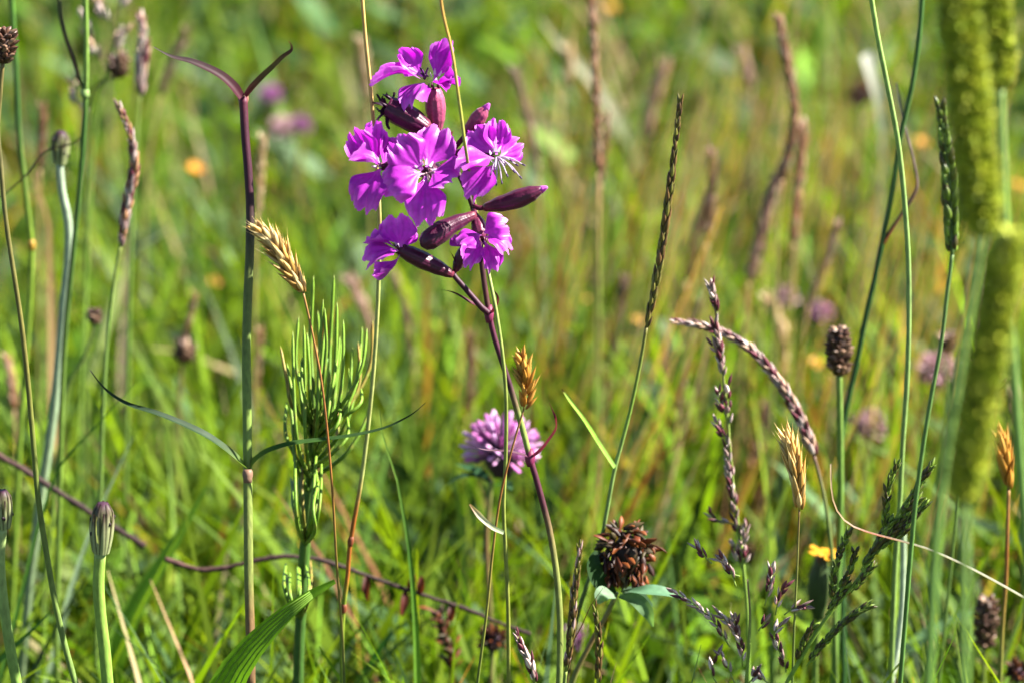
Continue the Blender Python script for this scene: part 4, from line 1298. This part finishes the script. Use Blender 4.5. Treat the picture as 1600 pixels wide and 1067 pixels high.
def clover(label, c, rpx, stem, d, n, meshes, L, W, leaves=(), seed=1, name='clover', group=None, squash=1.0, low=-.75, scol=None, cc=H('#6a4a5a', .8), joined=False, droop=0.0):
    py0 = c[1]
    cv = to_ground(line(stem, d, py0))
    b = base_of(cv)
    t = thing(name, label, 'clover', b, group)
    stem_tube(cv, px(d, 3.6), px(d, 4.6), ramp(scol or [(0, H('#7a8a44', .8)), (.4, H('#8a6a44', .8)), (1, H('#6f8a3a', .8))]), 8).build('stem', M_STEM, t)
    C0 = V(*c, d, py0)
    hd = MB().tube([C0 - UP * px(d, rpx * .7 * squash), C0 - UP * px(d, rpx * .35 * squash), C0, C0 + UP * px(d, rpx * .35 * squash), C0 + UP * px(d, rpx * .55 * squash)], lambda q: px(d, rpx * .5) * math.sin(math.pi * (.12 + q * .8)) + px(d, 1), cc, 12)
    r = random.Random(seed)
    if not joined:
        core = hd.build('head_core', M_FLORET, t)
        core['_o'] = tuple(b)
    for k in range(n):
        z = 1 - (k + .5) / n * (1 - low)
        a = k * 2.39996
        q = math.sqrt(max(0, 1 - z * z))
        dr = (RIGHT * (q * math.cos(a)) + TOCAM * (q * math.sin(a)) + UP * (z * squash)).normalized()
        j = .2 + droop * .4
        pos = C0 + Vector(dr) * px(d, rpx * (.28 + droop * .28) * (1 - .35 * min(1, droop) * r.random()))
        dr = (dr + UP * (.35 - droop * .5) + Vector((r.uniform(-j, j), r.uniform(-j, j), r.uniform(-j, j)))).normalized()
        M = frame(pos, dr, Vector((r.uniform(-1, 1), r.uniform(-1, 1), r.uniform(-1, 1))), px(d, W) * r.uniform(.7, 1.2), px(d, W), px(d, L) * r.uniform(.75 - .2 * min(1, droop), 1.15 + .2 * min(1, droop)))
        if joined:
            hd.add(r.choice(meshes), M)
        else:
            inst(r.choice(meshes), 'floret', core, M)
    if joined:
        hd.build('flower_head', M_FLORET, t)
    for lf in leaves:
        pts, wpx, nrm, col = lf
        MB().blade(line(pts, d, py0), lambda q: px(d, wpx) * (.15 + .85 * math.sin(math.pi * min(1, q * .95 + .05))), camv(*nrm), col, .3).build('leaf', M_LEAF, t)
    return t


TPL_PINK = [floret(H('#e0b4cc', 1.6), H('#b96cae', 1.6)), floret(H('#d8a0c8', 1.6), H('#a85a9c', 1.6)), floret(H('#c080b0', 1.6), H('#8a4a8c', 1.6))]
TPL_DUSK = [floret(H('#b89a90', 1.6), H('#a07a80', 1.6)), floret(H('#d8c0b4', 1.6), H('#c09aa8', 1.6)), floret(H('#8a6a60', 1.6), H('#7a5060', 1.6))]
clover('pale pink clover head behind the jointed stem of the purple flower', (784, 704), 60, [(768, 752), (764, 790), (760, 840), (763, 910), (768, 990), (770, 1067)], .825, 135, ME_PINK, 46, 9.5,
       [([(764, 752, 6), (745, 742, 9), (722, 742, 11), (697, 755, 12)], 16, (.2, .9, .3), H('#2c4a2c', .8)), ([(768, 756, -4), (742, 738, -10), (712, 728, -14)], 20, (.1, .8, .5), H('#3f6640', .8)), ([(772, 758, 8), (790, 752, 14), (800, 760, 18)], 18, (.1, .8, .5), H('#3f6640', .8))], seed=2, low=-.6)
clover('rust brown withered clover head with green leaves under it', (978, 864), 40, [(964, 925), (948, 960), (925, 1000), (900, 1050), (890, 1085)], .742, 150, ME_RUST, 27, 13,
       [([(968, 922, 4), (1000, 918, 10), (1040, 922, 10), (1080, 940, 6)], 28, (.1, .85, .5), H('#6f9a74', .85)), ([(966, 926, 8), (990, 930, 12), (1008, 948, 14), (1016, 970, 14)], 22, (-.4, .5, .7), H('#6f9060', .85)),
        ([(960, 925, 4), (935, 905, 6), (925, 880, 6), (930, 858, 4)], 36, (.6, .2, .8), H('#2c4a22', .8)), ([(958, 926, 10), (940, 920, 14), (932, 935, 14)], 26, (.3, .6, .6), H('#8aa882', .85)), ([(972, 926, 0), (1000, 935, -4), (1022, 950, -8)], 34, (.1, .6, .7), H('#2c4a26', .8))],
       seed=3, name='withered_clover', squash=1.3, low=-.95, droop=2.7, cc=H('#3a2a1c', .8))
for (x, y, r_, d_, lab, tp, se) in [(423, 152, 21, 1.45, 'small blurred pink clover head nearest the forked top of the bare stem', TPL_PINK, 5), (441, 205, 25, 1.45, 'wider blurred pale pink clover below the small pink one, right of the bare stem', TPL_DUSK, 6),
                                    (470, 198, 20, 1.45, 'blurred dusky pink clover touching the wider pale one', TPL_PINK, 7), (1281, 492, 24, 1.15, 'blurred pink clover over the orange flower near the brown knob head', TPL_PINK, 8),
                                    (1226, 468, 24, 1.2, 'blurred dusky clover head just beside the rounder pink one', TPL_DUSK, 9), (900, 1000, 28, .92, 'blurred violet pink clover low behind the sharp brown spike', TPL_PINK, 10),
                                    (1358, 668, 32, 1.02, 'blurred faded pink brown clover between two green stems', TPL_DUSK, 11), (1462, 582, 40, 1.08, 'blurred wide whitish clover left of the thick spike', TPL_DUSK, 12), (1035, 975, 28, .98, 'blurred faded pink clover head in shade under the violet panicle', TPL_DUSK, 13),
                                    (770, 1000, 30, .83, 'blurred brown withered clover between pale green stems at the bottom', RUSTY, 14), (1590, 1050, 26, .82, 'blurred brown withered clover in the bottom corner', RUSTY, 15), (1400, 735, 20, 1.0, 'small blurred dark brown head above the green feathery panicle', RUSTY, 16),
                                    (1345, 150, 26, 1.25, 'blurred dark brown head at the top by the pale dry leaf', RUSTY, 17), (1178, 868, 22, .95, 'blurred dark head behind the open violet panicle', RUSTY, 18)]:
    clover(lab, (x, y), r_ * .8, [(x, y + r_ * .5), (x - 4, y + 80), (x - 6, y + 200), (x - 4, y + 320)], d_, 60, tp, r_ * .75, r_ * .26, seed=se, group='blurred clover heads in the meadow', joined=True)


# ------------------------------------------------------------------ yellow flowers
def yellow_flower(label, c, rpx, d, deep=H('#e0a010'), seed=1, stem=None, up=(0.3, .75, .6), bud=None):
    py0 = c[1]
    cv = to_ground(line(stem or [(c[0], c[1] + 4), (c[0] + 2, c[1] + 60), (c[0] + 4, c[1] + 160), (c[0], c[1] + 300)], d, py0))
    b = base_of(cv)
    t = thing('yellow_flower', label, 'wildflower', b, 'yellow meadow flowers')
    stem_tube(cv, px(d, 3), px(d, 4), H('#6f8a3a', .8), 7).build('stem', M_STEM, t)
    C0 = V(*c, d, py0)
    n = camv(*up)
    A = n.orthogonal().normalized()
    B = n.cross(A)
    MB().tube([C0 - n * px(d, rpx * .9), C0 - n * px(d, rpx * .5), C0 - n * px(d, 1)], lambda q: px(d, rpx * (.22 + .2 * q)), H('#3a4a22', .8), 9).build('calyx', M_STEM, t)
    r = random.Random(seed)
    for k in range(16):
        a = 6.283 * k / 16 + r.uniform(-.1, .1)
        q = A * math.cos(a) + B * math.sin(a)
        L = px(d, rpx) * r.uniform(.8, 1.1)
        p = [C0 + q * px(d, rpx * .1), C0 + q * L * .55 + n * L * .18, C0 + q * L + n * L * r.uniform(0, .25)]
        MB().blade(p, lambda z: px(d, rpx * .32) * (.6 + .4 * z), n, mixc(deep, H('#f0bc1a'), r.random() * .5), .15).build('petal', M_PETAL, t)
    if bud:
        MB().tube(line(bud, d, py0), lambda q: px(d, 17) * (.5 + .5 * math.sin(q * math.pi)), H('#34481e', .9), 10).build('green_bud', M_STEM, t)


yellow_flower('yellow flower with a dark green cup low beside the feathery green panicle', (1287, 866), 26, .80, seed=1, stem=[(1284, 880), (1280, 950), (1276, 1010), (1274, 1067)], bud=[(1279, 965), (1278, 935), (1280, 900), (1284, 872)], up=(.15, .95, .25))
for (x, y, r_, d_, lab, dp) in [(1272, 566, 20, 1.05, 'blurred orange yellow flower left of the brown knob head', '#e0a010'), (1441, 222, 17, 1.3, 'blurred orange yellow dot of a flower under the crossing stems', '#e09a10'), (305, 264, 20, 1.2, 'blurred golden flower left of the bare maroon stem', '#e09018'),
                                (997, 500, 15, 1.1, 'small blurred yellow and white flower touching the narrow dark spike', '#e8b040'), (955, 12, 18, 1.6, 'faint yellow flower far off at the top edge', '#d09a20'), (336, 440, 16, 1.15, 'blurred pale orange flower head lower left of the maroon stem', '#d09048'),
                                (922, 470, 18, 1.2, 'blurred ochre flower right of the purple flower, below the bud', '#c8902c'), (1592, 290, 18, 1.25, 'blurred yellow flower at the edge beside the thick green spike', '#d8a010')]:
    yellow_flower(lab, (x, y), r_ * .68, d_ * 1.06, H(dp), seed=x)


# ------------------------------------------------------------------ leaves, blades and twigs
def leaf_thing(name, label, pts, d, py0, wpx, nrm, cols, fold=.3, prof=None, cat='leaf', ground=True, group=None, edge=None, veins=0, mat=None, twist=0):
    """pts from the tip downwards to the base."""
    cv = line(pts, d, py0, 8)
    if ground:
        cv = resample(to_ground(cv), 30 if len(pts) < 9 else 90)
    t = thing(name, label, cat, base_of(cv), group)
    prof = prof or (lambda q: min(1, .08 + q * 2.4) * (1 if q < .6 else 1 - .45 * (q - .6) / .4))
    MB().blade(cv, lambda q: px(d, wpx) * prof(q), camv(*nrm), ramp(cols), fold, edge, twist).build('blade', mat or M_LEAF, t)
    if veins:
        for k in range(veins):
            u = (k + 1) / (veins + 1) * 2 - 1
            m = MB()
            q_ = []
            for i, p in enumerate(cv):
                tt = i / (len(cv) - 1)
                T = (cv[min(i + 1, len(cv) - 1)] - cv[max(i - 1, 0)]).normalized()
                nn = camv(*nrm)
                S = T.cross(nn).normalized()
                Nn = S.cross(T).normalized()
                w_ = px(d, wpx) * prof(tt)
                q_.append(p + S * (u * w_ * .5) + Nn * (abs(u) ** 1.2 * fold * w_ * .5) + nn * px(d, .4))
            m.tube(q_[1:], px(d, 1.1), mixc(cols[0][1], H('#a9c070'), .25), 5)
            m.build('rib', M_LEAF, t)
    return t


def plantain_blade():
    leaf_thing('plantain_leaf', 'broad ribbed dark and light green leaf low beside the foot of the bare stem', [(524, 908), (505, 918), (478, 935), (450, 957), (420, 985), (392, 1015), (366, 1050), (350, 1080)], .690, 950, 128, (.25, .45, .85),
               [(0, H('#7aa820', .9)), (.5, H('#6a9a1c', .85)), (1, H('#5f8a1e', .8))], .5, lambda q: min(1, .06 + q * 1.9) * (1 if q < .55 else 1 - .5 * (q - .55) / .45), veins=5)


plantain_blade()
leaf_thing('grass_leaf', 'wide blurred light green blade rising right of the sharp green bud', [(322, 760), (300, 800), (270, 850), (235, 905), (205, 955), (180, 1010), (168, 1067)], .86, 900, 42, (.4, .3, .85), [(0, H('#6f9a3a', .85)), (.4, H('#7faa3a', .85)), (1, H('#6fa034', .8))], .35)
leaf_thing('grass_leaf', 'green blade with a rusty tip joining the stem of the narrow dark spike', [(878, 608), (892, 628), (912, 655), (935, 692), (960, 730)], .733, 650, 9, (.5, .5, .7), [(0, H('#8a4a26', .85)), (.1, H('#8fae3a', .9)), (.6, H('#8fc03a', .9)), (1, H('#8ab04a', .9))], .3, lambda q: min(1, .25 + q * 4), ground=False)
leaf_thing('curled_leaf', 'thin curling straw tip that runs down to the right edge as a green blade', [(1298, 724), (1298, 750), (1301, 780), (1312, 805), (1332, 822), (1365, 834), (1410, 846), (1450, 858), (1500, 880), (1550, 906), (1605, 937), (1660, 970)], .690, 850, 7.5, (.15, .8, .55),
           [(0, H('#b8a080', .6)), (.055, H('#a8855a', .5)), (.085, H('#96481f', .5)), (.12, H('#7d7a44', .38)), (1, H('#6a8040', .36))], .4, lambda q: min(1, .4 + q * 3), cat='grass blade', mat=M_STEM)
leaf_thing('grass_leaf', 'short bright green blade tip low between the pale stalk and the thick spike stem', [(1499, 960), (1494, 985), (1482, 1015), (1466, 1045), (1454, 1075)], .70, 1000, 8, (.3, .3, .9), [(0, H('#8ab82c', .9)), (1, H('#78a82c', .85))], .4)
leaf_thing('dry_leaf', 'small cream dry leaf curling off the pale green stem under the clover', [(734, 787), (745, 800), (757, 813), (772, 825), (787, 832)], .692, 800, 9, (-.3, .4, .85), [(0, H('#c89a6a', .9)), (.4, H('#d8ccb4', .9)), (1, H('#a8b88a', .9))], .4, lambda q: min(1, .2 + q * 2.5) * (1.2 - q * .5), ground=False)
leaf_thing('grass_leaf', 'dark green straight blade slanting up from the left edge', [(216, 592), (190, 622), (160, 655), (128, 690), (100, 716), (80, 760), (60, 820)], .80, 650, 9, (.5, .6, .6), [(0, H('#46702a', .8)), (1, H('#4f7a2c', .8))], .4)
leaf_thing('grass_leaf', 'dark green blurred blade low in the left corner', [(84, 950), (60, 975), (30, 1003), (0, 1030), (-30, 1060)], .775, 1000, 24, (.4, .6, .6), [(0, H('#3f6a2a', .8)), (1, H('#3f6a2a', .8))], .35)
leaf_thing('grass_leaf', 'pale grey green straight blade slanting behind the sharp green bud', [(208, 682), (190, 720), (172, 760), (150, 810), (130, 860), (110, 920)], .84, 750, 13, (.6, .2, .75), [(0, H('#a8bc9a', .85)), (1, H('#8aa87a', .85))], .3)
leaf_thing('grass_leaf', 'dark green arching blade behind the horsetail', [(650, 560), (620, 585), (590, 610), (550, 655), (500, 740), (480, 820)], 1.0, 600, 14, (.2, .8, .5), [(0, H('#3f6226', .8)), (1, H('#4f7a2c', .8))], .3)
leaf_thing('grass_leaf', 'dark blurred blade bent flat across behind the bare stem', [(380, 462), (340, 470), (290, 485), (240, 500), (190, 520), (160, 600)], .98, 490, 15, (.1, .9, .4), [(0, H('#33521e', .8)), (1, H('#3f6226', .8))], .3)
leaf_thing('grass_leaf', 'dark green leaf stretched low under the rust brown tatters', [(700, 940), (670, 950), (640, 970), (612, 990), (590, 1020)], .85, 960, 24, (.2, .8, .5), [(0, H('#2f5a2a', .8)), (1, H('#4a8030', .8))], .3)
leaf_thing('grass_leaf', 'upright green blade right of the straw stem, darkening to its tip', [(592, 640), (600, 690), (617, 735), (628, 790), (638, 850), (646, 930), (650, 1000), (652, 1067)], .765, 850, 12, (.3, .1, .95), [(0, H('#7fa040', .85)), (.2, H('#4f7a2c', .8)), (.45, H('#7fb034', .85)), (1, H('#74a834', .85))], .35)
leaf_thing('dry_leaf', 'pale blurred dry leaf slanting at the top, right of the flowers', [(845, 30), (870, 65), (895, 95), (925, 128), (960, 180)], 1.35, 80, 20, (.3, .4, .85), [(0, H('#98a070', .6)), (.25, H('#b8b498', .65)), (.4, H('#7f9048', .6)), (1, H('#6a8a34', .7))], .3, lambda q: min(1, .3 + q * 5) * (1 if q < .33 else max(.15, 1 - (q - .33) * 6)))
leaf_thing('dry_leaf', 'pale blurred dry leaf lying left of the bare stem', [(274, 352), (256, 364), (238, 376), (210, 394), (190, 440)], 1.1, 370, 20, (.1, .8, .6), [(0, H('#c8ccb0', .9)), (.5, H('#b0bc90', .85)), (1, H('#7a9a4a', .8))], .3)
leaf_thing('dry_leaf', 'tall whitish dry leaf standing behind the bright green stem', [(1352, 85), (1362, 120), (1374, 170), (1380, 240), (1376, 330), (1366, 430)], 1.2, 150, 24, (.4, .1, .9), [(0, H('#e0dcd0', .9)), (.12, H('#a0a888', .7)), (1, H('#708a4a', .65))], .3, lambda q: max(.35, 1 - q * 2.2))
leaf_thing('dry_leaf', 'rusty brown dry blade tip right of the open violet panicle stem', [(1128, 642), (1108, 656), (1085, 672), (1060, 690), (1020, 730), (980, 800)], .92, 660, 11, (.3, .7, .6), [(0, H('#8a4420', .85)), (.3, H('#a8703a', .85)), (1, H('#a89a5a', .8))], .3)
leaf_thing('dry_leaf', 'tan blurred dry leaf hanging behind the dark and cream bud', [(52, 270), (58, 290), (68, 320), (76, 345), (78, 400)], 1.0, 300, 22, (.4, .2, .9), [(0, H('#b08a5a', .85)), (.6, H('#c8a87a', .85)), (1, H('#a08a4a', .8))], .3)
leaf_thing('dry_leaf', 'pale tan blurred leaf below the bent brownish purple spike', [(205, 318), (204, 345), (200, 370), (198, 392), (196, 450)], 1.1, 350, 18, (.2, .1, .95), [(0, H('#c8a890', .85)), (.6, H('#d0b8a0', .85)), (1, H('#a0984a', .8))], .3)
leaf_thing('dry_leaf', 'rust orange blade standing beside the dark spike at the very bottom', [(963, 1035), (958, 1052), (952, 1075), (948, 1100)], .735, 1040, 9, (.4, .2, .9), [(0, H('#a88a6a', .85)), (1, H('#b0703a', .85))], .3)
leaf_thing('dry_leaf', 'dark red brown blade leaning out beside the sharp brown spike', [(942, 918), (930, 932), (918, 955), (905, 985), (890, 1010), (872, 1050), (866, 1080)], .710, 950, 8, (.5, .4, .7), [(0, H('#6a4030', .85)), (1, H('#5a3020', .85))], .4)


def twig(label, pts, d, py0, r0, r1, seed=1, tags=()):
    cv = line(pts, d, py0, 8)
    rr = random.Random(seed)
    cv = [p + Vector((rr.uniform(-1, 1), rr.uniform(-1, 1), rr.uniform(-1, 1))) * px(d, .8) for p in cv]
    t = thing('twig', label, 'twig', base_of(cv))
    m = MB().tube(cv, lambda q: px(d, .82 * (r0 + (r1 - r0) * q) * (1 + .15 * math.sin(q * 40))), ramp([(0, H('#6a4a42', .65)), (.5, H('#54403c', .5)), (1, H('#4a3430', .5))]), 9)
    m.build('branch', M_TWIG, t)
    for k, (x, y, L, a) in enumerate(tags):
        p = V(x, y, d, py0)
        e = p + camv(math.cos(a), math.sin(a), .2) * px(d, L)
        MB().blade(spline([p, p.lerp(e, .5) + TOCAM * px(d, 4), e], 5), lambda q: px(d, 13) * math.sin(math.pi * (.12 + q * .8)), camv(rr.uniform(-.6, .6), .3, .8), ramp([(0, H('#4a2018', .85)), (1, H('#6a2e20', .85))]), .6, twist=rr.uniform(-1.5, 1.5)).build('withered_leaf', M_LEAF, t)
    return t


twig('straight brown twig lying slanted behind the sharp green bud', [(-40, 690), (0, 712), (50, 742), (100, 774), (160, 812), (226, 852)], .83, 800, 5.5, 6.0, 2)
twig('curved dark twig sagging across behind the horsetail and low stems', [(258, 872), (290, 884), (325, 890), (370, 882), (430, 870), (490, 872), (550, 890), (610, 912), (670, 932), (720, 948), (780, 972), (830, 990)], .80, 880, 5.0, 3.6, 3,
     tags=((572, 898, 40, -1.5), (640, 920, 26, 1.3), (655, 928, 30, 1.4), (706, 946, 24, -1.6), (633, 922, 40, -1.7)))


def tatter(label, pts, d, n, seed):
    cv = to_ground(line(pts, d, pts[0][1]))
    b = base_of(cv)
    t = thing('withered_stalk', label, 'dead plant', b)
    st = stem_tube(cv, px(d, 4), px(d, 4), H('#5a3020', .8), 6).build('stem', M_STEM, t)
    st['_o'] = tuple(b)
    head = line(pts[:max(3, len(pts) - 1)], d, pts[0][1])
    spike(st, list(reversed(head)), n, px(d, 26), px(d, 13), .8, ME_RUST, name='withered_leaf', seed=seed, jit=.4)


tatter('rust brown withered stalk hanging in tatters at the bottom middle', [(682, 955), (690, 975), (697, 1000), (704, 1025), (706, 1050), (706, 1100)], .82, 26, 3)


# ------------------------------------------------------------------ blurred brown seed stalks further off
def far_stalk(label, head, d, wpx, cols=HUSK_BROWN, n=70, seed=1, stemc=None, below=None):
    """head: pixels from the tip down to where the seeds end; the stalk goes on below."""
    d *= 1.02
    wpx *= .92
    py0 = head[0][1]
    h = line(head, d, py0)
    tail = below or [head[-1], (head[-1][0] + (head[-1][0] - head[-2][0]) * .8, head[-1][1] + 90), (head[-1][0] + (head[-1][0] - head[-2][0]) * 1.3, head[-1][1] + 230)]
    cv = to_ground(line(tail, d, py0))
    b = base_of(cv)
    t = thing('seed_stalk', label, 'grass', b, 'blurred brown seed stalks in the meadow')
    stem_tube(cv, px(d, 2.6), px(d, 3.2), ramp(stemc or [(0, H('#b08a62', .8)), (.5, H('#a89a58', .8)), (1, H('#7f8a3c', .8))]), 6).build('stem', M_STEM, t)
    m = MB().tube(h, px(d, 2.2), H('#8a5e42', .8), 5)
    spike(t, list(reversed(h)), n, px(d, wpx * 1.35), px(d, wpx * .45), .32, cols, core=px(d, wpx * .16), joined=m, seed=seed, jit=.35)
    m.build('seed_head', M_SEED, t)
    return t


PINKISH = [husk(H('#a88470', .85), H('#b89a88', .85), bend=.1, flat=.7), husk(H('#8a6252', .85), H('#a07c6a', .85), bend=.15, flat=.7)]
PALE = [husk(H('#c8a878', .85), H('#dcc49c', .85), bend=.1, flat=.7), husk(H('#b08a58', .85), H('#d0b080', .85), bend=.15, flat=.7)]
for k, (lab, head, d_, wp, tp, n_) in enumerate([
        ('long brown stalk running off the top edge above the narrow dark spike tip', [(920, -30), (926, 40), (930, 110), (933, 190), (934, 270)], .93, 15, HUSK_BROWN, 90),
        ('short reddish brown stalk close beside the one running off the top edge', [(948, 180), (947, 215), (944, 250), (938, 285)], 1.0, 12, HUSK_BROWN, 40),
        ('tallest bent brown stalk, its tip like a hook near the top, right of the middle', [(1216, 34), (1224, 70), (1232, 110), (1240, 160), (1240, 200), (1232, 240), (1222, 280)], .95, 16, HUSK_BROWN, 110),
        ('thick pale brown stalk slanting below the bent hooked one', [(1222, 262), (1206, 300), (1194, 345), (1182, 390), (1170, 440)], 1.0, 19, PINKISH, 90),
        ('straight brown stalk right beside the thick pale slanting one', [(1254, 200), (1252, 240), (1248, 290), (1244, 340), (1240, 380)], 1.0, 16, HUSK_BROWN, 80),
        ('brown upright stalk just right of the narrow dark spike', [(1112, 245), (1113, 280), (1110, 320), (1108, 350), (1104, 380)], 1.02, 16, HUSK_BROWN, 70),
        ('dark brown leaning stalk left of the upright brown one', [(1105, 310), (1096, 340), (1088, 370), (1078, 410), (1072, 440)], 1.08, 14, HUSK_BROWN, 60),
        ('tan leaning stalk over the orange flower and pink clover', [(1308, 352), (1298, 385), (1288, 415), (1276, 445), (1262, 475)], 1.0, 14, PINKISH, 60),
        ('pinkish brown stalk sloping down right of the purple bud', [(806, 115), (815, 150), (826, 190), (835, 235), (840, 280)], 1.1, 14, PINKISH, 60),
        ('pinkish slanting stalk in the middle distance above the small golden head', [(976, 440), (970, 480), (962, 525), (952, 570)], 1.05, 15, PINKISH, 60),
        ('faded brown knot of seeds above the narrow dark spike', [(1035, 110), (1024, 150), (1014, 180), (1010, 220)], 1.25, 20, PINKISH, 60),
        ('small brown stalk high up, left of the tall bent one', [(1160, 85), (1168, 115), (1174, 140)], 1.25, 17, PINKISH, 40),
        ('pale tan seed head near the top edge left of the purple flower', [(563, 72), (566, 100), (570, 130), (574, 160)], 1.15, 20, PALE, 50),
        ('brown and tan seed head right beside the bare maroon stem', [(410, 220), (408, 250), (406, 285), (402, 330)], .95, 14, PALE, 50),
        ('rust brown seed stalk between the bare stem and the horsetail', [(404, 520), (402, 560), (398, 600), (396, 640)], 1.0, 15, HUSK_BROWN, 60),
        ('brown seed stalk behind the horsetail top', [(548, 440), (562, 470), (572, 500), (580, 540)], 1.12, 18, PINKISH, 60),
        ('tan pink stalk right of the purple flower stem, above the clover', [(615, 430), (628, 470), (640, 520), (646, 570)], 1.1, 14, PINKISH, 60),
        ('rust coloured stalk left of the clover', [(735, 530), (735, 565), (733, 600), (730, 650)], 1.05, 17, HUSK_BROWN, 60),
        ('dark violet brown stalk in the left middle distance', [(304, 462), (298, 490), (292, 515), (286, 540)], .96, 11, HUSK_BROWN, 40),
        ('faint pink stalk near the top left corner, right of the pale panicle', [(290, 50), (280, 75), (270, 95), (250, 150)], 1.1, 15, PINKISH, 40),
        ('brown short stalk in the upper left beside the dark green stem', [(66, 170), (66, 200), (64, 230), (62, 265)], .98, 13, HUSK_BROWN, 40),
        ('pale pinkish stalk on the far right between green stem and narrow spike', [(1300, 600), (1290, 640), (1282, 680)], 1.1, 18, PINKISH, 50),
        ('tan stalk standing left of the upright violet panicle', [(1095, 470), (1082, 520), (1070, 580), (1060, 640)], 1.0, 12, PALE, 50),
        ('faded stalk behind the drooping purplish spike', [(1200, 470), (1215, 500), (1225, 540), (1224, 590)], 1.1, 20, PALE, 60),
        ('pink brown stalk below the tan one, near the plump straw head', [(1195, 640), (1185, 690), (1178, 740)], 1.05, 18, PINKISH, 60),
        ('tan pair of seeds above the small faded stalk at the top middle', [(886, 85), (888, 110), (884, 140)], 1.25, 18, PALE, 40),
        ('faint brown stalk at the far left under the twig', [(12, 560), (18, 600), (22, 640)], .95, 15, HUSK_BROWN, 40),
        ('tan stalk far right beside the edge below the yellow flower', [(1582, 620), (1588, 660), (1590, 700)], 1.1, 20, PALE, 50)]):
    far_stalk(lab, head, d_, wp, tp, n_, 100 + k)
